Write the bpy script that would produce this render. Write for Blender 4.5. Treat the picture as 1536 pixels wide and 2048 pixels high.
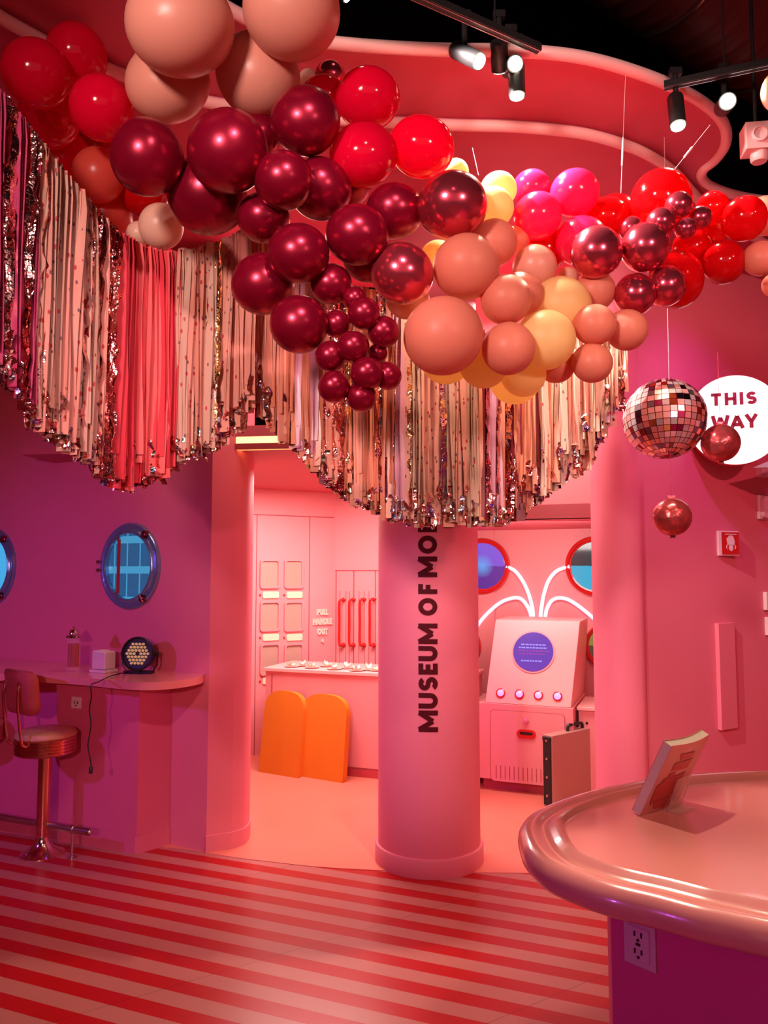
import bpy, math, random
from mathutils import Vector, Matrix
PI = math.pi
random.seed(7)
sc = bpy.context.scene
col = sc.collection
for o in list(bpy.data.objects): bpy.data.objects.remove(o)

# ------------------------------------------------------------------ camera
F = 1540.0; YH = 1140.0; CZ = 1.7
PITCH = math.atan((YH - 1024) / F)
cd = bpy.data.cameras.new('camera'); cam = bpy.data.objects.new('camera', cd); col.objects.link(cam)
cd.sensor_fit = 'VERTICAL'; cd.sensor_height = 36; cd.lens = F / 2048 * 36
cd.clip_start = .05; cd.clip_end = 100
cam.location = (0, 0, CZ); cam.rotation_euler = (PI / 2 + PITCH, 0, 0)
sc.camera = cam
sc.view_settings.view_transform = 'Standard'; sc.view_settings.look = 'None'
sc.view_settings.gamma = 1; sc.view_settings.use_curve_mapping = False
sc.view_settings.exposure = 0.0

# ------------------------------------------------------------------ light
w = bpy.data.worlds.new('world'); sc.world = w; w.use_nodes = True
w.node_tree.nodes['Background'].inputs[0].default_value = (.9, .30, .42, 1)
w.node_tree.nodes['Background'].inputs[1].default_value = .045

def aim(o, to): o.rotation_euler = (Vector(to) - o.location).to_track_quat('-Z', 'Y').to_euler()
def area(loc, to, sx, sy, e, c):
    l = bpy.data.lights.new('area_light', 'AREA'); l.shape = 'RECTANGLE'; l.size = sx; l.size_y = sy
    l.energy = e; l.color = c
    o = bpy.data.objects.new('area_light', l); col.objects.link(o); o.location = loc; aim(o, to); return o
def spot(loc, to, ang, e, c, blend=.25, r=.03):
    l = bpy.data.lights.new('spot_light', 'SPOT'); l.spot_size = math.radians(ang); l.spot_blend = blend
    l.energy = e; l.color = c; l.shadow_soft_size = r
    o = bpy.data.objects.new('spot_light', l); col.objects.link(o); o.location = loc; aim(o, to); return o

# shop-front fill behind the camera, room washes, back-room ceiling lamps
area((0, -2.6, 2.6), (0, 4, 1.7), 5, 2.6, 22, (1, .50, .52))
spot((-1.5, -.6, 3.3), (.0, 2.8, 2.85), 54, 560, (1, .70, .64), .8, .25)      # warm key on the balloons and fringe
spot((1.9, -.7, 3.0), (.8, 2.9, 2.95), 40, 230, (1, .72, .66), .8, .2)
spot((1.6, .7, 4.2), (.75, 3.1, 0), 50, 120, (1, .62, .40), .25, .04)         # warm pool on the striped floor
spot((2.9, .2, 3.6), (2.3, 5.2, 1.4), 60, 330, (1, .20, .26), .7, .06)        # crimson wash on the right wall
spot((.2, .6, 3.9), (-1.2, 4.9, 1.0), 36, 190, (1, .60, .62), .7, .06)        # coral wash on the left pillar
spot((-.9, -1.0, 2.1), (-2.2, 5.2, 1.2), 44, 240, (1, .34, .46), .9, .06)       # crimson wash on the porthole wall
spot((-3.7, 2.7, 2.0), (-2.3, 5.2, .9), 80, 100, (.50, .12, 1), .9, .05)      # violet wash on the bar
spot((-1.6, .4, 1.5), (.9, 1.8, .5), 50, 34, (.62, .10, .9), .9, .1)          # added violet spot lighting the counter side, no lamp seen
spot((2.3, 3.9, 3.5), (1.9, 5.1, 2.4), 70, 34, (.80, .22, 1), 1, .05)         # violet pool by the round sign
spot((-2.6, 1.9, 2.6), (-.1, 4.2, 1.2), 30, 170, (.80, .30, 1), .9, .08)       # violet side of the column
area((-.55, 6.1, 2.40), (-.55, 6.2, 0), 1.2, 1.0, 74, (1, .84, .80))
area((1.05, 5.7, 2.02), (1.05, 6.4, .9), 1.1, .4, 26, (1, .84, .80))
area((.5, 5.0, 3.4), (.9, 5.6, 0), 1.4, .4, 52, (1, .80, .76))
area((-.6, 4.6, 3.65), (-.5, 4.9, 0), 1.0, .6, 22, (1, .6, .5))

# ------------------------------------------------------------------ pixel rays
cp, sp_ = math.cos(PITCH), math.sin(PITCH)
def ray(px, py):
    a, b = px - 768, 1024 - py
    return Vector((a, F * cp - sp_ * b, F * sp_ + cp * b))
def un(px, py, Y):
    d = ray(px, py); return Vector((0, 0, CZ)) + d * (Y / d.y)
def atz(px, py, z):
    d = ray(px, py); return Vector((0, 0, CZ)) + d * ((z - CZ) / d.z)
def FP(px, py, z=0): return atz(px, py, z)
def pxr(r, px, py, Y):                       # radius in metres of r pixels at point
    d = ray(px, py); return r * (Y / d.y) * F / F * (d.length / F)**0

class Frame:
    """vertical plane through P; phi = heading of its 'right' direction"""
    def __init__(s, P, deg):
        s.P = Vector((P[0], P[1], 0)); s.phi = math.radians(deg)
        s.r = Vector((math.cos(s.phi), math.sin(s.phi), 0)); s.n = Vector((math.sin(s.phi), -math.cos(s.phi), 0))
        s.M = Matrix.Translation(s.P) @ Matrix.Rotation(s.phi, 4, 'Z')
    def loc(s, px, py, d=0.0):               # pixel -> local (x, z) on plane d metres in front
        o = Vector((0, 0, CZ)); v = ray(px, py); Q = s.P + s.n * d
        t = (Q - o).dot(s.n) / v.dot(s.n); p = o + v * t
        return (p - s.P).dot(s.r), p.z
    def w(s, x, z, d=0.0): return s.P + s.r * x + s.n * d + Vector((0, 0, z))

# ------------------------------------------------------------------ materials
MATS = {}
def mat(name, c, rough=.5, metal=0, spec=.5, coat=0, emit=None, es=0, bump=0, bscale=60, trans=0, alpha=1, ior=1.45, var=0):
    if name in MATS: return MATS[name]
    m = bpy.data.materials.new(name); m.use_nodes = True; nt = m.node_tree; b = nt.nodes['Principled BSDF']
    b.inputs['Base Color'].default_value = (*c, 1); b.inputs['Roughness'].default_value = rough
    b.inputs['Metallic'].default_value = metal; b.inputs['Specular IOR Level'].default_value = spec
    b.inputs['Coat Weight'].default_value = coat; b.inputs['IOR'].default_value = ior
    b.inputs['Transmission Weight'].default_value = trans; b.inputs['Alpha'].default_value = alpha
    if emit: b.inputs['Emission Color'].default_value = (*emit, 1); b.inputs['Emission Strength'].default_value = es
    tc = nt.nodes.new('ShaderNodeTexCoord')
    if var:
        n = nt.nodes.new('ShaderNodeTexNoise'); n.inputs['Scale'].default_value = 3.5
        nt.links.new(tc.outputs['Object'], n.inputs['Vector'])
        mx = nt.nodes.new('ShaderNodeMix'); mx.data_type = 'RGBA'
        mx.inputs[6].default_value = (*[v * (1 - var) for v in c], 1); mx.inputs[7].default_value = (*[min(1, v * (1 + var)) for v in c], 1)
        nt.links.new(n.outputs['Fac'], mx.inputs[0]); nt.links.new(mx.outputs[2], b.inputs['Base Color'])
    if bump:
        n = nt.nodes.new('ShaderNodeTexNoise'); n.inputs['Scale'].default_value = bscale; n.inputs['Detail'].default_value = 3
        nt.links.new(tc.outputs['Object'], n.inputs['Vector'])
        bp = nt.nodes.new('ShaderNodeBump'); bp.inputs['Strength'].default_value = bump; bp.inputs['Distance'].default_value = .01
        nt.links.new(n.outputs['Fac'], bp.inputs['Height']); nt.links.new(bp.outputs[0], b.inputs['Normal'])
    MATS[name] = m; return m

PINK = mat('pink_wall_paint', (.78, .20, .26), .55, bump=.04, bscale=90, var=.03)
PINKB = mat('back_room_paint', (.80, .30, .31), .5, bump=.02, var=.02)
BLACK = mat('black_ceiling_paint', (.012, .008, .008), .8)
BLKM = mat('black_metal', (.015, .014, .014), .4)
CANOPY = mat('canopy_paint', (.58, .075, .13), .6, bump=.05, bscale=120)
TRIM = mat('canopy_trim_tube', (.90, .50, .47), .4)
COUNTER = mat('counter_top_gloss', (.84, .29, .265), .22, coat=.55, spec=.6, var=.03)
BARP = mat('bar_front_paint', (.70, .13, .24), .5, bump=.03, var=.03)
DESKP = mat('desk_front_paint', (.72, .07, .27), .5, bump=.03, bscale=100, var=.03)
CHROME = mat('chrome', (.86, .70, .66), .12, metal=1)
STEEL = mat('brushed_steel', (.62, .58, .54), .25, metal=1)
BRONZE = mat('rose_chrome', (.80, .42, .34), .14, metal=1)
WHITE = mat('white_plastic', (.82, .66, .62), .4)
CREAM = mat('cream_plastic', (.88, .70, .55), .4)
LETTER = mat('burgundy_letter_vinyl', (.075, .002, .006), .65, spec=.2)
RED = mat('red_gloss_plastic', (.62, .012, .01), .25, coat=.5)
ORANGE = mat('orange_velvet', (.70, .20, .01), .75, bump=.05, bscale=200, var=.08)
YELORANGE = mat('yellow_orange_velvet', (.80, .28, .01), .75)
GROOVE = mat('dark_pink_groove', (.45, .05, .08), .6)

def nodes_of(name):
    m = bpy.data.materials.new(name); m.use_nodes = True; MATS[name] = m
    return m, m.node_tree, m.node_tree.nodes['Principled BSDF']
def mathn(nt, op, a, b=None, c=None):
    n = nt.nodes.new('ShaderNodeMath'); n.operation = op
    for i, v in enumerate((a, b, c)):
        if v is None: continue
        if isinstance(v, (int, float)): n.inputs[i].default_value = v
        else: nt.links.new(v, n.inputs[i])
    return n.outputs[0]
def ramp(nt, fac, stops, interp='LINEAR'):
    r = nt.nodes.new('ShaderNodeValToRGB'); r.color_ramp.interpolation = interp
    e = r.color_ramp.elements
    while len(e) < len(stops): e.new(.5)
    for i, (p, c) in enumerate(stops): e[i].position = p; e[i].color = (*c, 1)
    nt.links.new(fac, r.inputs[0]); return r.outputs[0]

# striped floor
def floor_mat():
    m, nt, b = nodes_of('striped_floor')
    g = nt.nodes.new('ShaderNodeNewGeometry'); s = nt.nodes.new('ShaderNodeSeparateXYZ'); nt.links.new(g.outputs['Position'], s.inputs[0])
    th = math.radians(-21.75)
    u = mathn(nt, 'ADD', mathn(nt, 'MULTIPLY', s.outputs[0], -math.sin(th)), mathn(nt, 'MULTIPLY', s.outputs[1], math.cos(th)))
    fr = mathn(nt, 'FRACT', mathn(nt, 'DIVIDE', mathn(nt, 'SUBTRACT', 3.652 + .1728 * 40, u), .1728))
    red = mathn(nt, 'LESS_THAN', fr, .485)
    nz = nt.nodes.new('ShaderNodeTexNoise'); nz.inputs['Scale'].default_value = 2.2; nz.inputs['Detail'].default_value = 4
    nt.links.new(g.outputs['Position'], nz.inputs['Vector'])
    mx = nt.nodes.new('ShaderNodeMix'); mx.data_type = 'RGBA'; nt.links.new(red, mx.inputs[0])
    mx.inputs[6].default_value = (.55, .17, .155, 1); mx.inputs[7].default_value = (.52, .006, .006, 1)
    # tile seams
    t2 = math.radians(33)
    v = mathn(nt, 'ADD', mathn(nt, 'MULTIPLY', s.outputs[0], -math.sin(t2)), mathn(nt, 'MULTIPLY', s.outputs[1], math.cos(t2)))
    v0 = -math.sin(t2) * .957 + math.cos(t2) * 3.399
    f2 = mathn(nt, 'FRACT', mathn(nt, 'DIVIDE', mathn(nt, 'SUBTRACT', v, v0 - 30 * .9), .9))
    seam = mathn(nt, 'LESS_THAN', f2, .004)
    m2 = nt.nodes.new('ShaderNodeMix'); m2.data_type = 'RGBA'; m2.blend_type = 'MULTIPLY'
    nt.links.new(mathn(nt, 'MULTIPLY', seam, .6), m2.inputs[0]); nt.links.new(mx.outputs[2], m2.inputs[6]); m2.inputs[7].default_value = (.3, .1, .1, 1)
    m3 = nt.nodes.new('ShaderNodeMix'); m3.data_type = 'RGBA'; m3.blend_type = 'MULTIPLY'; m3.inputs[0].default_value = .25
    nt.links.new(m2.outputs[2], m3.inputs[6]); nt.links.new(nz.outputs['Fac'], m3.inputs[7])
    nt.links.new(m3.outputs[2], b.inputs['Base Color']); b.inputs['Roughness'].default_value = .3; b.inputs['Specular IOR Level'].default_value = .3
    return m
FLOOR = floor_mat()
PLAINF = mat('plain_pink_floor', (.74, .20, .14), .32, var=.05)

# balloon materials
def balloon_latex(name, c, tl=.35, rough=.28, spec=.45):
    m, nt, b = nodes_of(name)
    b.inputs['Base Color'].default_value = (*c, 1); b.inputs['Roughness'].default_value = rough; b.inputs['Specular IOR Level'].default_value = spec
    t = nt.nodes.new('ShaderNodeBsdfTranslucent'); t.inputs[0].default_value = (*c, 1)
    mx = nt.nodes.new('ShaderNodeMixShader'); mx.inputs[0].default_value = tl
    nt.links.new(b.outputs[0], mx.inputs[1]); nt.links.new(t.outputs[0], mx.inputs[2])
    nt.links.new(mx.outputs[0], nt.nodes['Material Output'].inputs[0]); return m
BM = {
 'P': balloon_latex('pale_peach_latex', (.80, .33, .24), .25, .36),
 'S': balloon_latex('salmon_latex', (.80, .24, .16), .3, .42, .3),
 'Y': balloon_latex('pale_yellow_latex', (.95, .68, .32), .5, .4, .3),
 'W': balloon_latex('cream_latex', (.9, .56, .42), .3, .35),
 'R': balloon_latex('red_crystal_latex', (.85, .003, .045), .5, .10, .45),
 'K': balloon_latex('hot_pink_latex', (.85, .02, .12), .45, .16, .5),
 'D': balloon_latex('deep_red_crystal_latex', (.62, .003, .006), .45, .1, .5),
 'L': balloon_latex('coral_latex', (.80, .10, .07), .45, .3, .4),
 'B': mat('burgundy_chrome_latex', (.27, .003, .024), .27, metal=.6, spec=.6),
 'C': mat('rose_burgundy_chrome_latex', (.62, .06, .10), .2, metal=.85, spec=.6),
}

# fringe materials
def confetti(name, base, s1=(.45, .02, .03), s2=(.16, .05, .06)):
    m, nt, b = nodes_of(name)
    tc = nt.nodes.new('ShaderNodeTexCoord'); out = None
    cur = None
    for k, (rot, sc_, cc) in enumerate((((0, .7, 0), (38, 9, 19), s1), ((0, -.8, 0), (44, 11, 22), s2))):
        mp = nt.nodes.new('ShaderNodeMapping'); mp.inputs['Rotation'].default_value = rot; mp.inputs['Scale'].default_value = sc_
        nt.links.new(tc.outputs['Object'], mp.inputs[0])
        v = nt.nodes.new('ShaderNodeTexVoronoi'); v.inputs['Scale'].default_value = 1; nt.links.new(mp.outputs[0], v.inputs['Vector'])
        mk = mathn(nt, 'LESS_THAN', v.outputs['Distance'], .17)
        mx = nt.nodes.new('ShaderNodeMix'); mx.data_type = 'RGBA'; nt.links.new(mk, mx.inputs[0])
        if cur is None: mx.inputs[6].default_value = (*base, 1)
        else: nt.links.new(cur, mx.inputs[6])
        mx.inputs[7].default_value = (*cc, 1); cur = mx.outputs[2]
    nt.links.new(cur, b.inputs['Base Color']); b.inputs['Roughness'].default_value = .6; return m
def foil(name, stops, rough=.16, ns=7):
    m, nt, b = nodes_of(name)
    tc = nt.nodes.new('ShaderNodeTexCoord'); n = nt.nodes.new('ShaderNodeTexNoise'); n.inputs['Scale'].default_value = ns; n.inputs['Detail'].default_value = 5
    nt.links.new(tc.outputs['Object'], n.inputs['Vector'])
    c = ramp(nt, n.outputs['Fac'], stops); nt.links.new(c, b.inputs['Base Color'])
    b.inputs['Metallic'].default_value = 1; b.inputs['Roughness'].default_value = rough
    n2 = nt.nodes.new('ShaderNodeTexNoise'); n2.inputs['Scale'].default_value = 45; nt.links.new(tc.outputs['Object'], n2.inputs['Vector'])
    bp = nt.nodes.new('ShaderNodeBump'); bp.inputs['Strength'].default_value = .7; bp.inputs['Distance'].default_value = .01
    nt.links.new(n2.outputs['Fac'], bp.inputs['Height']); nt.links.new(bp.outputs[0], b.inputs['Normal']); return m
FM = [
 confetti('cream_confetti_fabric', (.52, .29, .21)),                                    # 0
 confetti('peach_confetti_fabric', (.64, .27, .20)),                                    # 1
 mat('peach_tissue', (.68, .27, .20), .6),                                              # 2
 mat('copper_satin', (.62, .20, .12), .35, spec=.7),                                    # 3
 foil('rose_foil', [(.3, (.75, .22, .25)), (.5, (.95, .5, .45)), (.7, (.6, .12, .16))]),  # 4
 foil('holographic_foil', [(.30, (.95, .45, .55)), (.42, (.55, .40, 1)), (.52, (1, .85, .5)), (.62, (.45, .8, 1)), (.74, (1, .9, .9))], .12, 12),  # 5
 mat('magenta_satin', (.48, .05, .14), .4, spec=.6, var=.1),                            # 6
 mat('red_tulle', (.62, .03, .05), .7, var=.15),                                        # 7
 mat('coral_tulle', (.80, .12, .12), .7, var=.1),                                       # 8
 mat('dark_burgundy_ribbon', (.18, .01, .02), .4),                                      # 9
 foil('gold_foil', [(.3, (.9, .55, .25)), (.6, (1, .85, .45)), (.8, (.9, .4, .3))], .15, 9),   # 10
 mat('mauve_ribbon', (.55, .22, .30), .35, spec=.7),                                    # 11
]

# ------------------------------------------------------------------ mesh builder
class MB:
    def __init__(s): s.v = []; s.f = []; s.m = []; s.sm = []
    def add(s, vs, fs, mi=0, smooth=False, M=None):
        b = len(s.v)
        for p in vs:
            p = Vector(p); s.v.append(tuple(M @ p if M else p))
        for f in fs: s.f.append(tuple(b + i for i in f)); s.m.append(mi); s.sm.append(smooth)
        return s
    def box(s, c, d, mi=0, M=None):
        x, y, z = d[0] / 2, d[1] / 2, d[2] / 2
        vs = [(c[0] + i * x, c[1] + j * y, c[2] + k * z) for i in (-1, 1) for j in (-1, 1) for k in (-1, 1)]
        return s.add(vs, [(0, 1, 3, 2), (4, 6, 7, 5), (0, 4, 5, 1), (2, 3, 7, 6), (0, 2, 6, 4), (1, 5, 7, 3)], mi, False, M)
    def prism(s, poly, z0, z1, mi=0, M=None, smooth=False):
        n = len(poly)
        area_ = sum(poly[i][0] * poly[(i + 1) % n][1] - poly[(i + 1) % n][0] * poly[i][1] for i in range(n))
        if area_ < 0: poly = poly[::-1]
        vs = [(p[0], p[1], z0) for p in poly] + [(p[0], p[1], z1) for p in poly]
        s.add(vs, [(i, (i + 1) % n, n + (i + 1) % n, n + i) for i in range(n)], mi, smooth, M)
        return s.add(vs, [tuple(range(n - 1, -1, -1)), tuple(range(n, 2 * n))], mi, False, M)
    def lathe(s, prof, n=32, mi=0, M=None, smooth=True):
        vs = []; fs = []
        for r, z in prof:
            for k in range(n): a = 2 * PI * k / n; vs.append((r * math.cos(a), r * math.sin(a), z))
        for i in range(len(prof) - 1):
            for k in range(n):
                k2 = (k + 1) % n; fs.append((i * n + k, i * n + k2, (i + 1) * n + k2, (i + 1) * n + k))
        if prof[0][0] > 1e-5: fs.append(tuple(range(n - 1, -1, -1)))
        if prof[-1][0] > 1e-5: fs.append(tuple((len(prof) - 1) * n + k for k in range(n)))
        return s.add(vs, fs, mi, smooth, M)
    def tube(s, pts, r, n=10, mi=0, closed=False, M=None, cap=True):
        pts = [Vector(p) for p in pts]; N = len(pts); vs = []; fs = []
        up = Vector((0, 0, 1)); prev = None
        for i in range(N):
            a = pts[(i - 1) % N] if (closed or i > 0) else pts[i]; b = pts[(i + 1) % N] if (closed or i < N - 1) else pts[i]
            t = (b - a).normalized()
            if prev is None:
                h = up if abs(t.z) < .9 else Vector((1, 0, 0)); x = t.cross(h).normalized()
            else: x = (prev - t * prev.dot(t)).normalized()
            prev = x; y = t.cross(x); rr = r[i] if isinstance(r, (list, tuple)) else r
            for k in range(n): q = 2 * PI * k / n; vs.append(pts[i] + (x * math.cos(q) + y * math.sin(q)) * rr)
        for i in range(N if closed else N - 1):
            j = (i + 1) % N
            for k in range(n): k2 = (k + 1) % n; fs.append((i * n + k, j * n + k, j * n + k2, i * n + k2))
        if cap and not closed: fs.append(tuple(range(n))); fs.append(tuple((N - 1) * n + k for k in range(n - 1, -1, -1)))
        return s.add(vs, fs, mi, True, M)
    def build(s, name, mats, parent=None, loc=None, rotz=0, bevel=0, solid=0):
        me = bpy.data.meshes.new(name); me.from_pydata(s.v, [], s.f)
        for m in (mats if isinstance(mats, (list, tuple)) else [mats]): me.materials.append(m)
        me.polygons.foreach_set('material_index', s.m); me.polygons.foreach_set('use_smooth', s.sm); me.update()
        if any(s.sm): me.set_sharp_from_angle(angle=math.radians(42))
        o = bpy.data.objects.new(name, me); col.objects.link(o)
        if parent: o.parent = parent
        if loc is not None: o.location = loc
        o.rotation_euler = (0, 0, rotz)
        if bevel:
            bv = o.modifiers.new('bevel', 'BEVEL'); bv.width = bevel; bv.segments = 3; bv.limit_method = 'ANGLE'; bv.angle_limit = math.radians(40); bv.harden_normals = True
            for p in me.polygons: p.use_smooth = True
        if solid:
            sd = o.modifiers.new('solid', 'SOLIDIFY'); sd.thickness = solid
        return o

def tag(o, label=None, cat=None, group=None, kind=None):
    if label: o['label'] = label
    if cat: o['category'] = cat
    if group: o['group'] = group
    if kind: o['kind'] = kind
    return o
def empty(name, loc, label, cat, rz=0, group=None):
    o = bpy.data.objects.new(name, None); col.objects.link(o); o.location = loc; o.rotation_euler = (0, 0, rz); o.empty_display_size = .1
    return tag(o, label, cat, group)
def struct(o, label=None): o['kind'] = 'structure'; return (tag(o, label) if label else o)
def copy_tree(o, parent=None):
    c = o.copy(); col.objects.link(c); c.parent = parent
    for ch in list(o.children): copy_tree(ch, c)
    return c
def Rx(a): return Matrix.Rotation(a, 4, 'X')
def Ry(a): return Matrix.Rotation(a, 4, 'Y')
def Rz(a): return Matrix.Rotation(a, 4, 'Z')
def T(x, y=0, z=0): return Matrix.Translation(Vector((x, y, z)) if not isinstance(x, Vector) else x)
FACE = Rx(PI / 2)                       # lathe axis +Z -> local -Y (towards the viewer)
def dirM(v):                            # rotation taking +Z to v
    return Vector(v).to_track_quat('Z', 'Y').to_matrix().to_4x4()
def smooth_path(pts, n=8, closed=False):
    P = [Vector(p) for p in pts]; out = []; N = len(P)
    for i in range(N if closed else N - 1):
        g = lambda k: P[k % N] if closed else P[max(0, min(N - 1, k))]
        a, b, c, d = g(i - 1), g(i), g(i + 1), g(i + 2)
        for j in range(n):
            t = j / n; out.append(.5 * (2 * b + (c - a) * t + (2 * a - 5 * b + 4 * c - d) * t * t + (3 * b - a - 3 * c + d) * t ** 3))
    if not closed: out.append(P[-1])
    return out
def rrect(w, h, r, n=6):
    out = []
    for cx, cy, a0 in ((w / 2 - r, h / 2 - r, 0), (-w / 2 + r, h / 2 - r, 90), (-w / 2 + r, -h / 2 + r, 180), (w / 2 - r, -h / 2 + r, 270)):
        for k in range(n + 1): a = math.radians(a0 + 90 * k / n); out.append((cx + r * math.cos(a), cy + r * math.sin(a)))
    return out
def arcp(cx, cy, rx, ry, a0, a1, n=18):
    return [(cx + rx * math.cos(math.radians(a0 + (a1 - a0) * k / n)), cy + ry * math.sin(math.radians(a0 + (a1 - a0) * k / n))) for k in range(n + 1)]

# ------------------------------------------------------------------ stroke lettering
def glyph(ch, t, w):
    h = t / 2; y0, y1 = 0, 1; L = []
    if ch == 'M': L = [[(h, 0), (h, 1)], [(w - h, 0), (w - h, 1)], [(h * .9, 1 - .02), (w / 2, .26)], [(w - h * .9, 1 - .02), (w / 2, .26)]]
    if ch == 'U': R = w / 2 - h; L = [[(h, 1), (h, R + h)] + arcp(w / 2, R + h, R, R, 180, 360)[1:] + [(w - h, 1)]]
    if ch == 'S': rx, ry = w / 2 - h, (1 - 2 * h) / 4; L = [arcp(w / 2, 1 - h - ry, rx, ry, 25, 270) + arcp(w / 2, h + ry, rx, ry, 90, -155)[1:]]
    if ch == 'E': L = [[(h, 0), (h, 1)], [(h, h), (w, h)], [(h, .5), (w * .92, .5)], [(h, 1 - h), (w, 1 - h)]]
    if ch == 'F': L = [[(h, 0), (h, 1)], [(h, .48), (w * .92, .48)], [(h, 1 - h), (w, 1 - h)]]
    if ch == 'L': L = [[(h, 0), (h, 1)], [(h, h), (w, h)]]
    if ch == 'O': p = arcp(w / 2, .5, w / 2 - h, .5 - h, 0, 360, 32); L = [p]
    if ch == 'D': L = [[(h, 0), (h, 1)], [(h, 1 - h), (w * .35, 1 - h)] + arcp(w * .35, .5, w * .65 - h, .5 - h, 90, -90)[1:] + [(h, h)]]
    if ch == 'P': L = [[(h, 0), (h, 1)], [(h, 1 - h), (w * .5, 1 - h)] + arcp(w * .5, .7, w * .5 - h, .3 - h, 90, -90)[1:] + [(h, .4 + h)]]
    if ch == 'T': L = [[(w / 2, 0), (w / 2, 1)], [(0, 1 - h), (w, 1 - h)]]
    if ch == 'H': L = [[(h, 0), (h, 1)], [(w - h, 0), (w - h, 1)], [(h, .5), (w - h, .5)]]
    if ch == 'N': L = [[(h, 0), (h, 1)], [(w - h, 0), (w - h, 1)], [(h, 1 - h * .3), (w - h, h * .3)]]
    if ch == 'I': L = [[(w / 2, 0), (w / 2, 1)]]
    if ch == 'W': L = [[(h * .8, 1), (w * .28, .04)], [(w * .28, .04), (w / 2, .85)], [(w / 2, .85), (w * .72, .04)], [(w * .72, .04), (w - h * .8, 1)]]
    if ch == 'A': L = [[(h * .8, 0), (w / 2, 1 - h * .6)], [(w - h * .8, 0), (w / 2, 1 - h * .6)], [(w * .2, .28), (w * .8, .28)]]
    if ch == 'Y': L = [[(h * .8, 1), (w / 2, .45)], [(w - h * .8, 1), (w / 2, .45)], [(w / 2, 0), (w / 2, .5)]]
    if ch == '>': L = [[(0, .5), (w, .5)], [(w * .55, .85), (w, .5)], [(w * .55, .15), (w, .5)]]
    if ch == '-': L = [[(0, .5), (w, .5)]]
    return L
def stroke_mesh(mb, L, t, f, depth=.004, mi=0):
    """ribbons of width t following each path; f(u, v, d) -> 3D"""
    for P in L:
        Q = []
        for i in range(len(P) - 1):
            k = max(1, int(math.dist(P[i], P[i + 1]) / .12))
            for j in range(k): Q.append((P[i][0] + (P[i + 1][0] - P[i][0]) * j / k, P[i][1] + (P[i + 1][1] - P[i][1]) * j / k))
        Q.append(P[-1]); n = len(Q); vs = []; fs = []
        closed = math.dist(Q[0], Q[-1]) < 1e-6
        for i in range(n):
            a = Q[i - 1] if i > 0 else (Q[-2] if closed else Q[0]); b = Q[i + 1] if i < n - 1 else (Q[1] if closed else Q[-1])
            dx, dy = b[0] - a[0], b[1] - a[1]; l = math.hypot(dx, dy) or 1; nx, ny = -dy / l * t / 2, dx / l * t / 2
            for d in (depth, 0.0):
                vs.append(f(Q[i][0] + nx, Q[i][1] + ny, d)); vs.append(f(Q[i][0] - nx, Q[i][1] - ny, d))
        for i in range(n - 1):
            a = i * 4; b = a + 4
            fs += [(a, b, b + 1, a + 1), (a, a + 2, b + 2, b), (a + 1, b + 1, b + 3, a + 3)]
        fs += [(0, 1, 3, 2), ((n - 1) * 4, (n - 1) * 4 + 2, (n - 1) * 4 + 3, (n - 1) * 4 + 1)]
        mb.add(vs, fs, mi)
WID = {'M': 1.1, 'U': .86, 'S': .74, 'E': .66, 'F': .62, 'O': 1.0, 'D': .86, 'T': .74, 'H': .86, 'I': .2, 'W': 1.25, 'A': .98, 'Y': .9, 'P': .72, 'L': .6, 'N': .86, '>': .9, ' ': .4, '-': .6}
def text_mesh(mb, s, size, t, cx, cz, y=0, depth=.004, gap=.14, mi=0, M=None, xs=1):
    tw = sum(WID[c] for c in s) + gap * (len(s) - 1); x = -tw / 2
    for c in s:
        x0 = x
        stroke_mesh(mb, glyph(c, t, WID[c]), t, lambda u, v, d, x0=x0: ((M or Matrix()) @ Vector((cx + (x0 + u) * size * xs, y - d, cz + (v - .5) * size))), depth, mi)
        x += WID[c] + gap

# =================================================================== SETTING
mb = MB(); mb.add([(-9, -4, 0), (9, -4, 0), (9, 10, 0), (-9, 10, 0)], [(0, 1, 2, 3)]); struct(mb.build('floor', FLOOR))
bl = [FP(380, 1700), FP(420, 1708), FP(480, 1717), FP(557, 1726), FP(620, 1733), FP(672, 1737), FP(751, 1741), FP(860, 1744), FP(965, 1746), FP(1060, 1747), FP(1500, 1747)]
poly = [(p.x, p.y) for p in bl] + [(5, 4.6), (5, 9.5), (-3.5, 9.5), (-3.5, 5.4)]
struct(MB().prism(poly, 0, .003).build('floor', PLAINF))
CAN = 3.83; CAN2 = 3.795; CEIL = 5.3
struct(MB().box((0, 3, CEIL + .05), (18, 14, .1)).build('ceiling', BLACK))
struct(MB().box((0, -4.05, 2.65), (18, .1, 5.3)).build('wall_front', mat('dark_shopfront', (.05, .02, .03), .6)))
struct(MB().box((-5.6, 1, 2.65), (.1, 11, 5.3)).build('wall_west', PINK))
struct(MB().box((5.0, 1, 2.65), (.1, 11, 5.3)).build('wall_east', PINK))
struct(MB().box((0, 9.6, 2.65), (18, .1, 5.3)).build('wall_north', BLACK))

# left wall with portholes
A0 = FP(412, 1705)
WL = Frame(A0, -28)
mb = MB(); mb.box((-2.6, .06, 1.9), (5.2, .12, 3.8)); struct(mb.build('wall_left', PINK, loc=WL.P, rotz=WL.phi))
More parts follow.
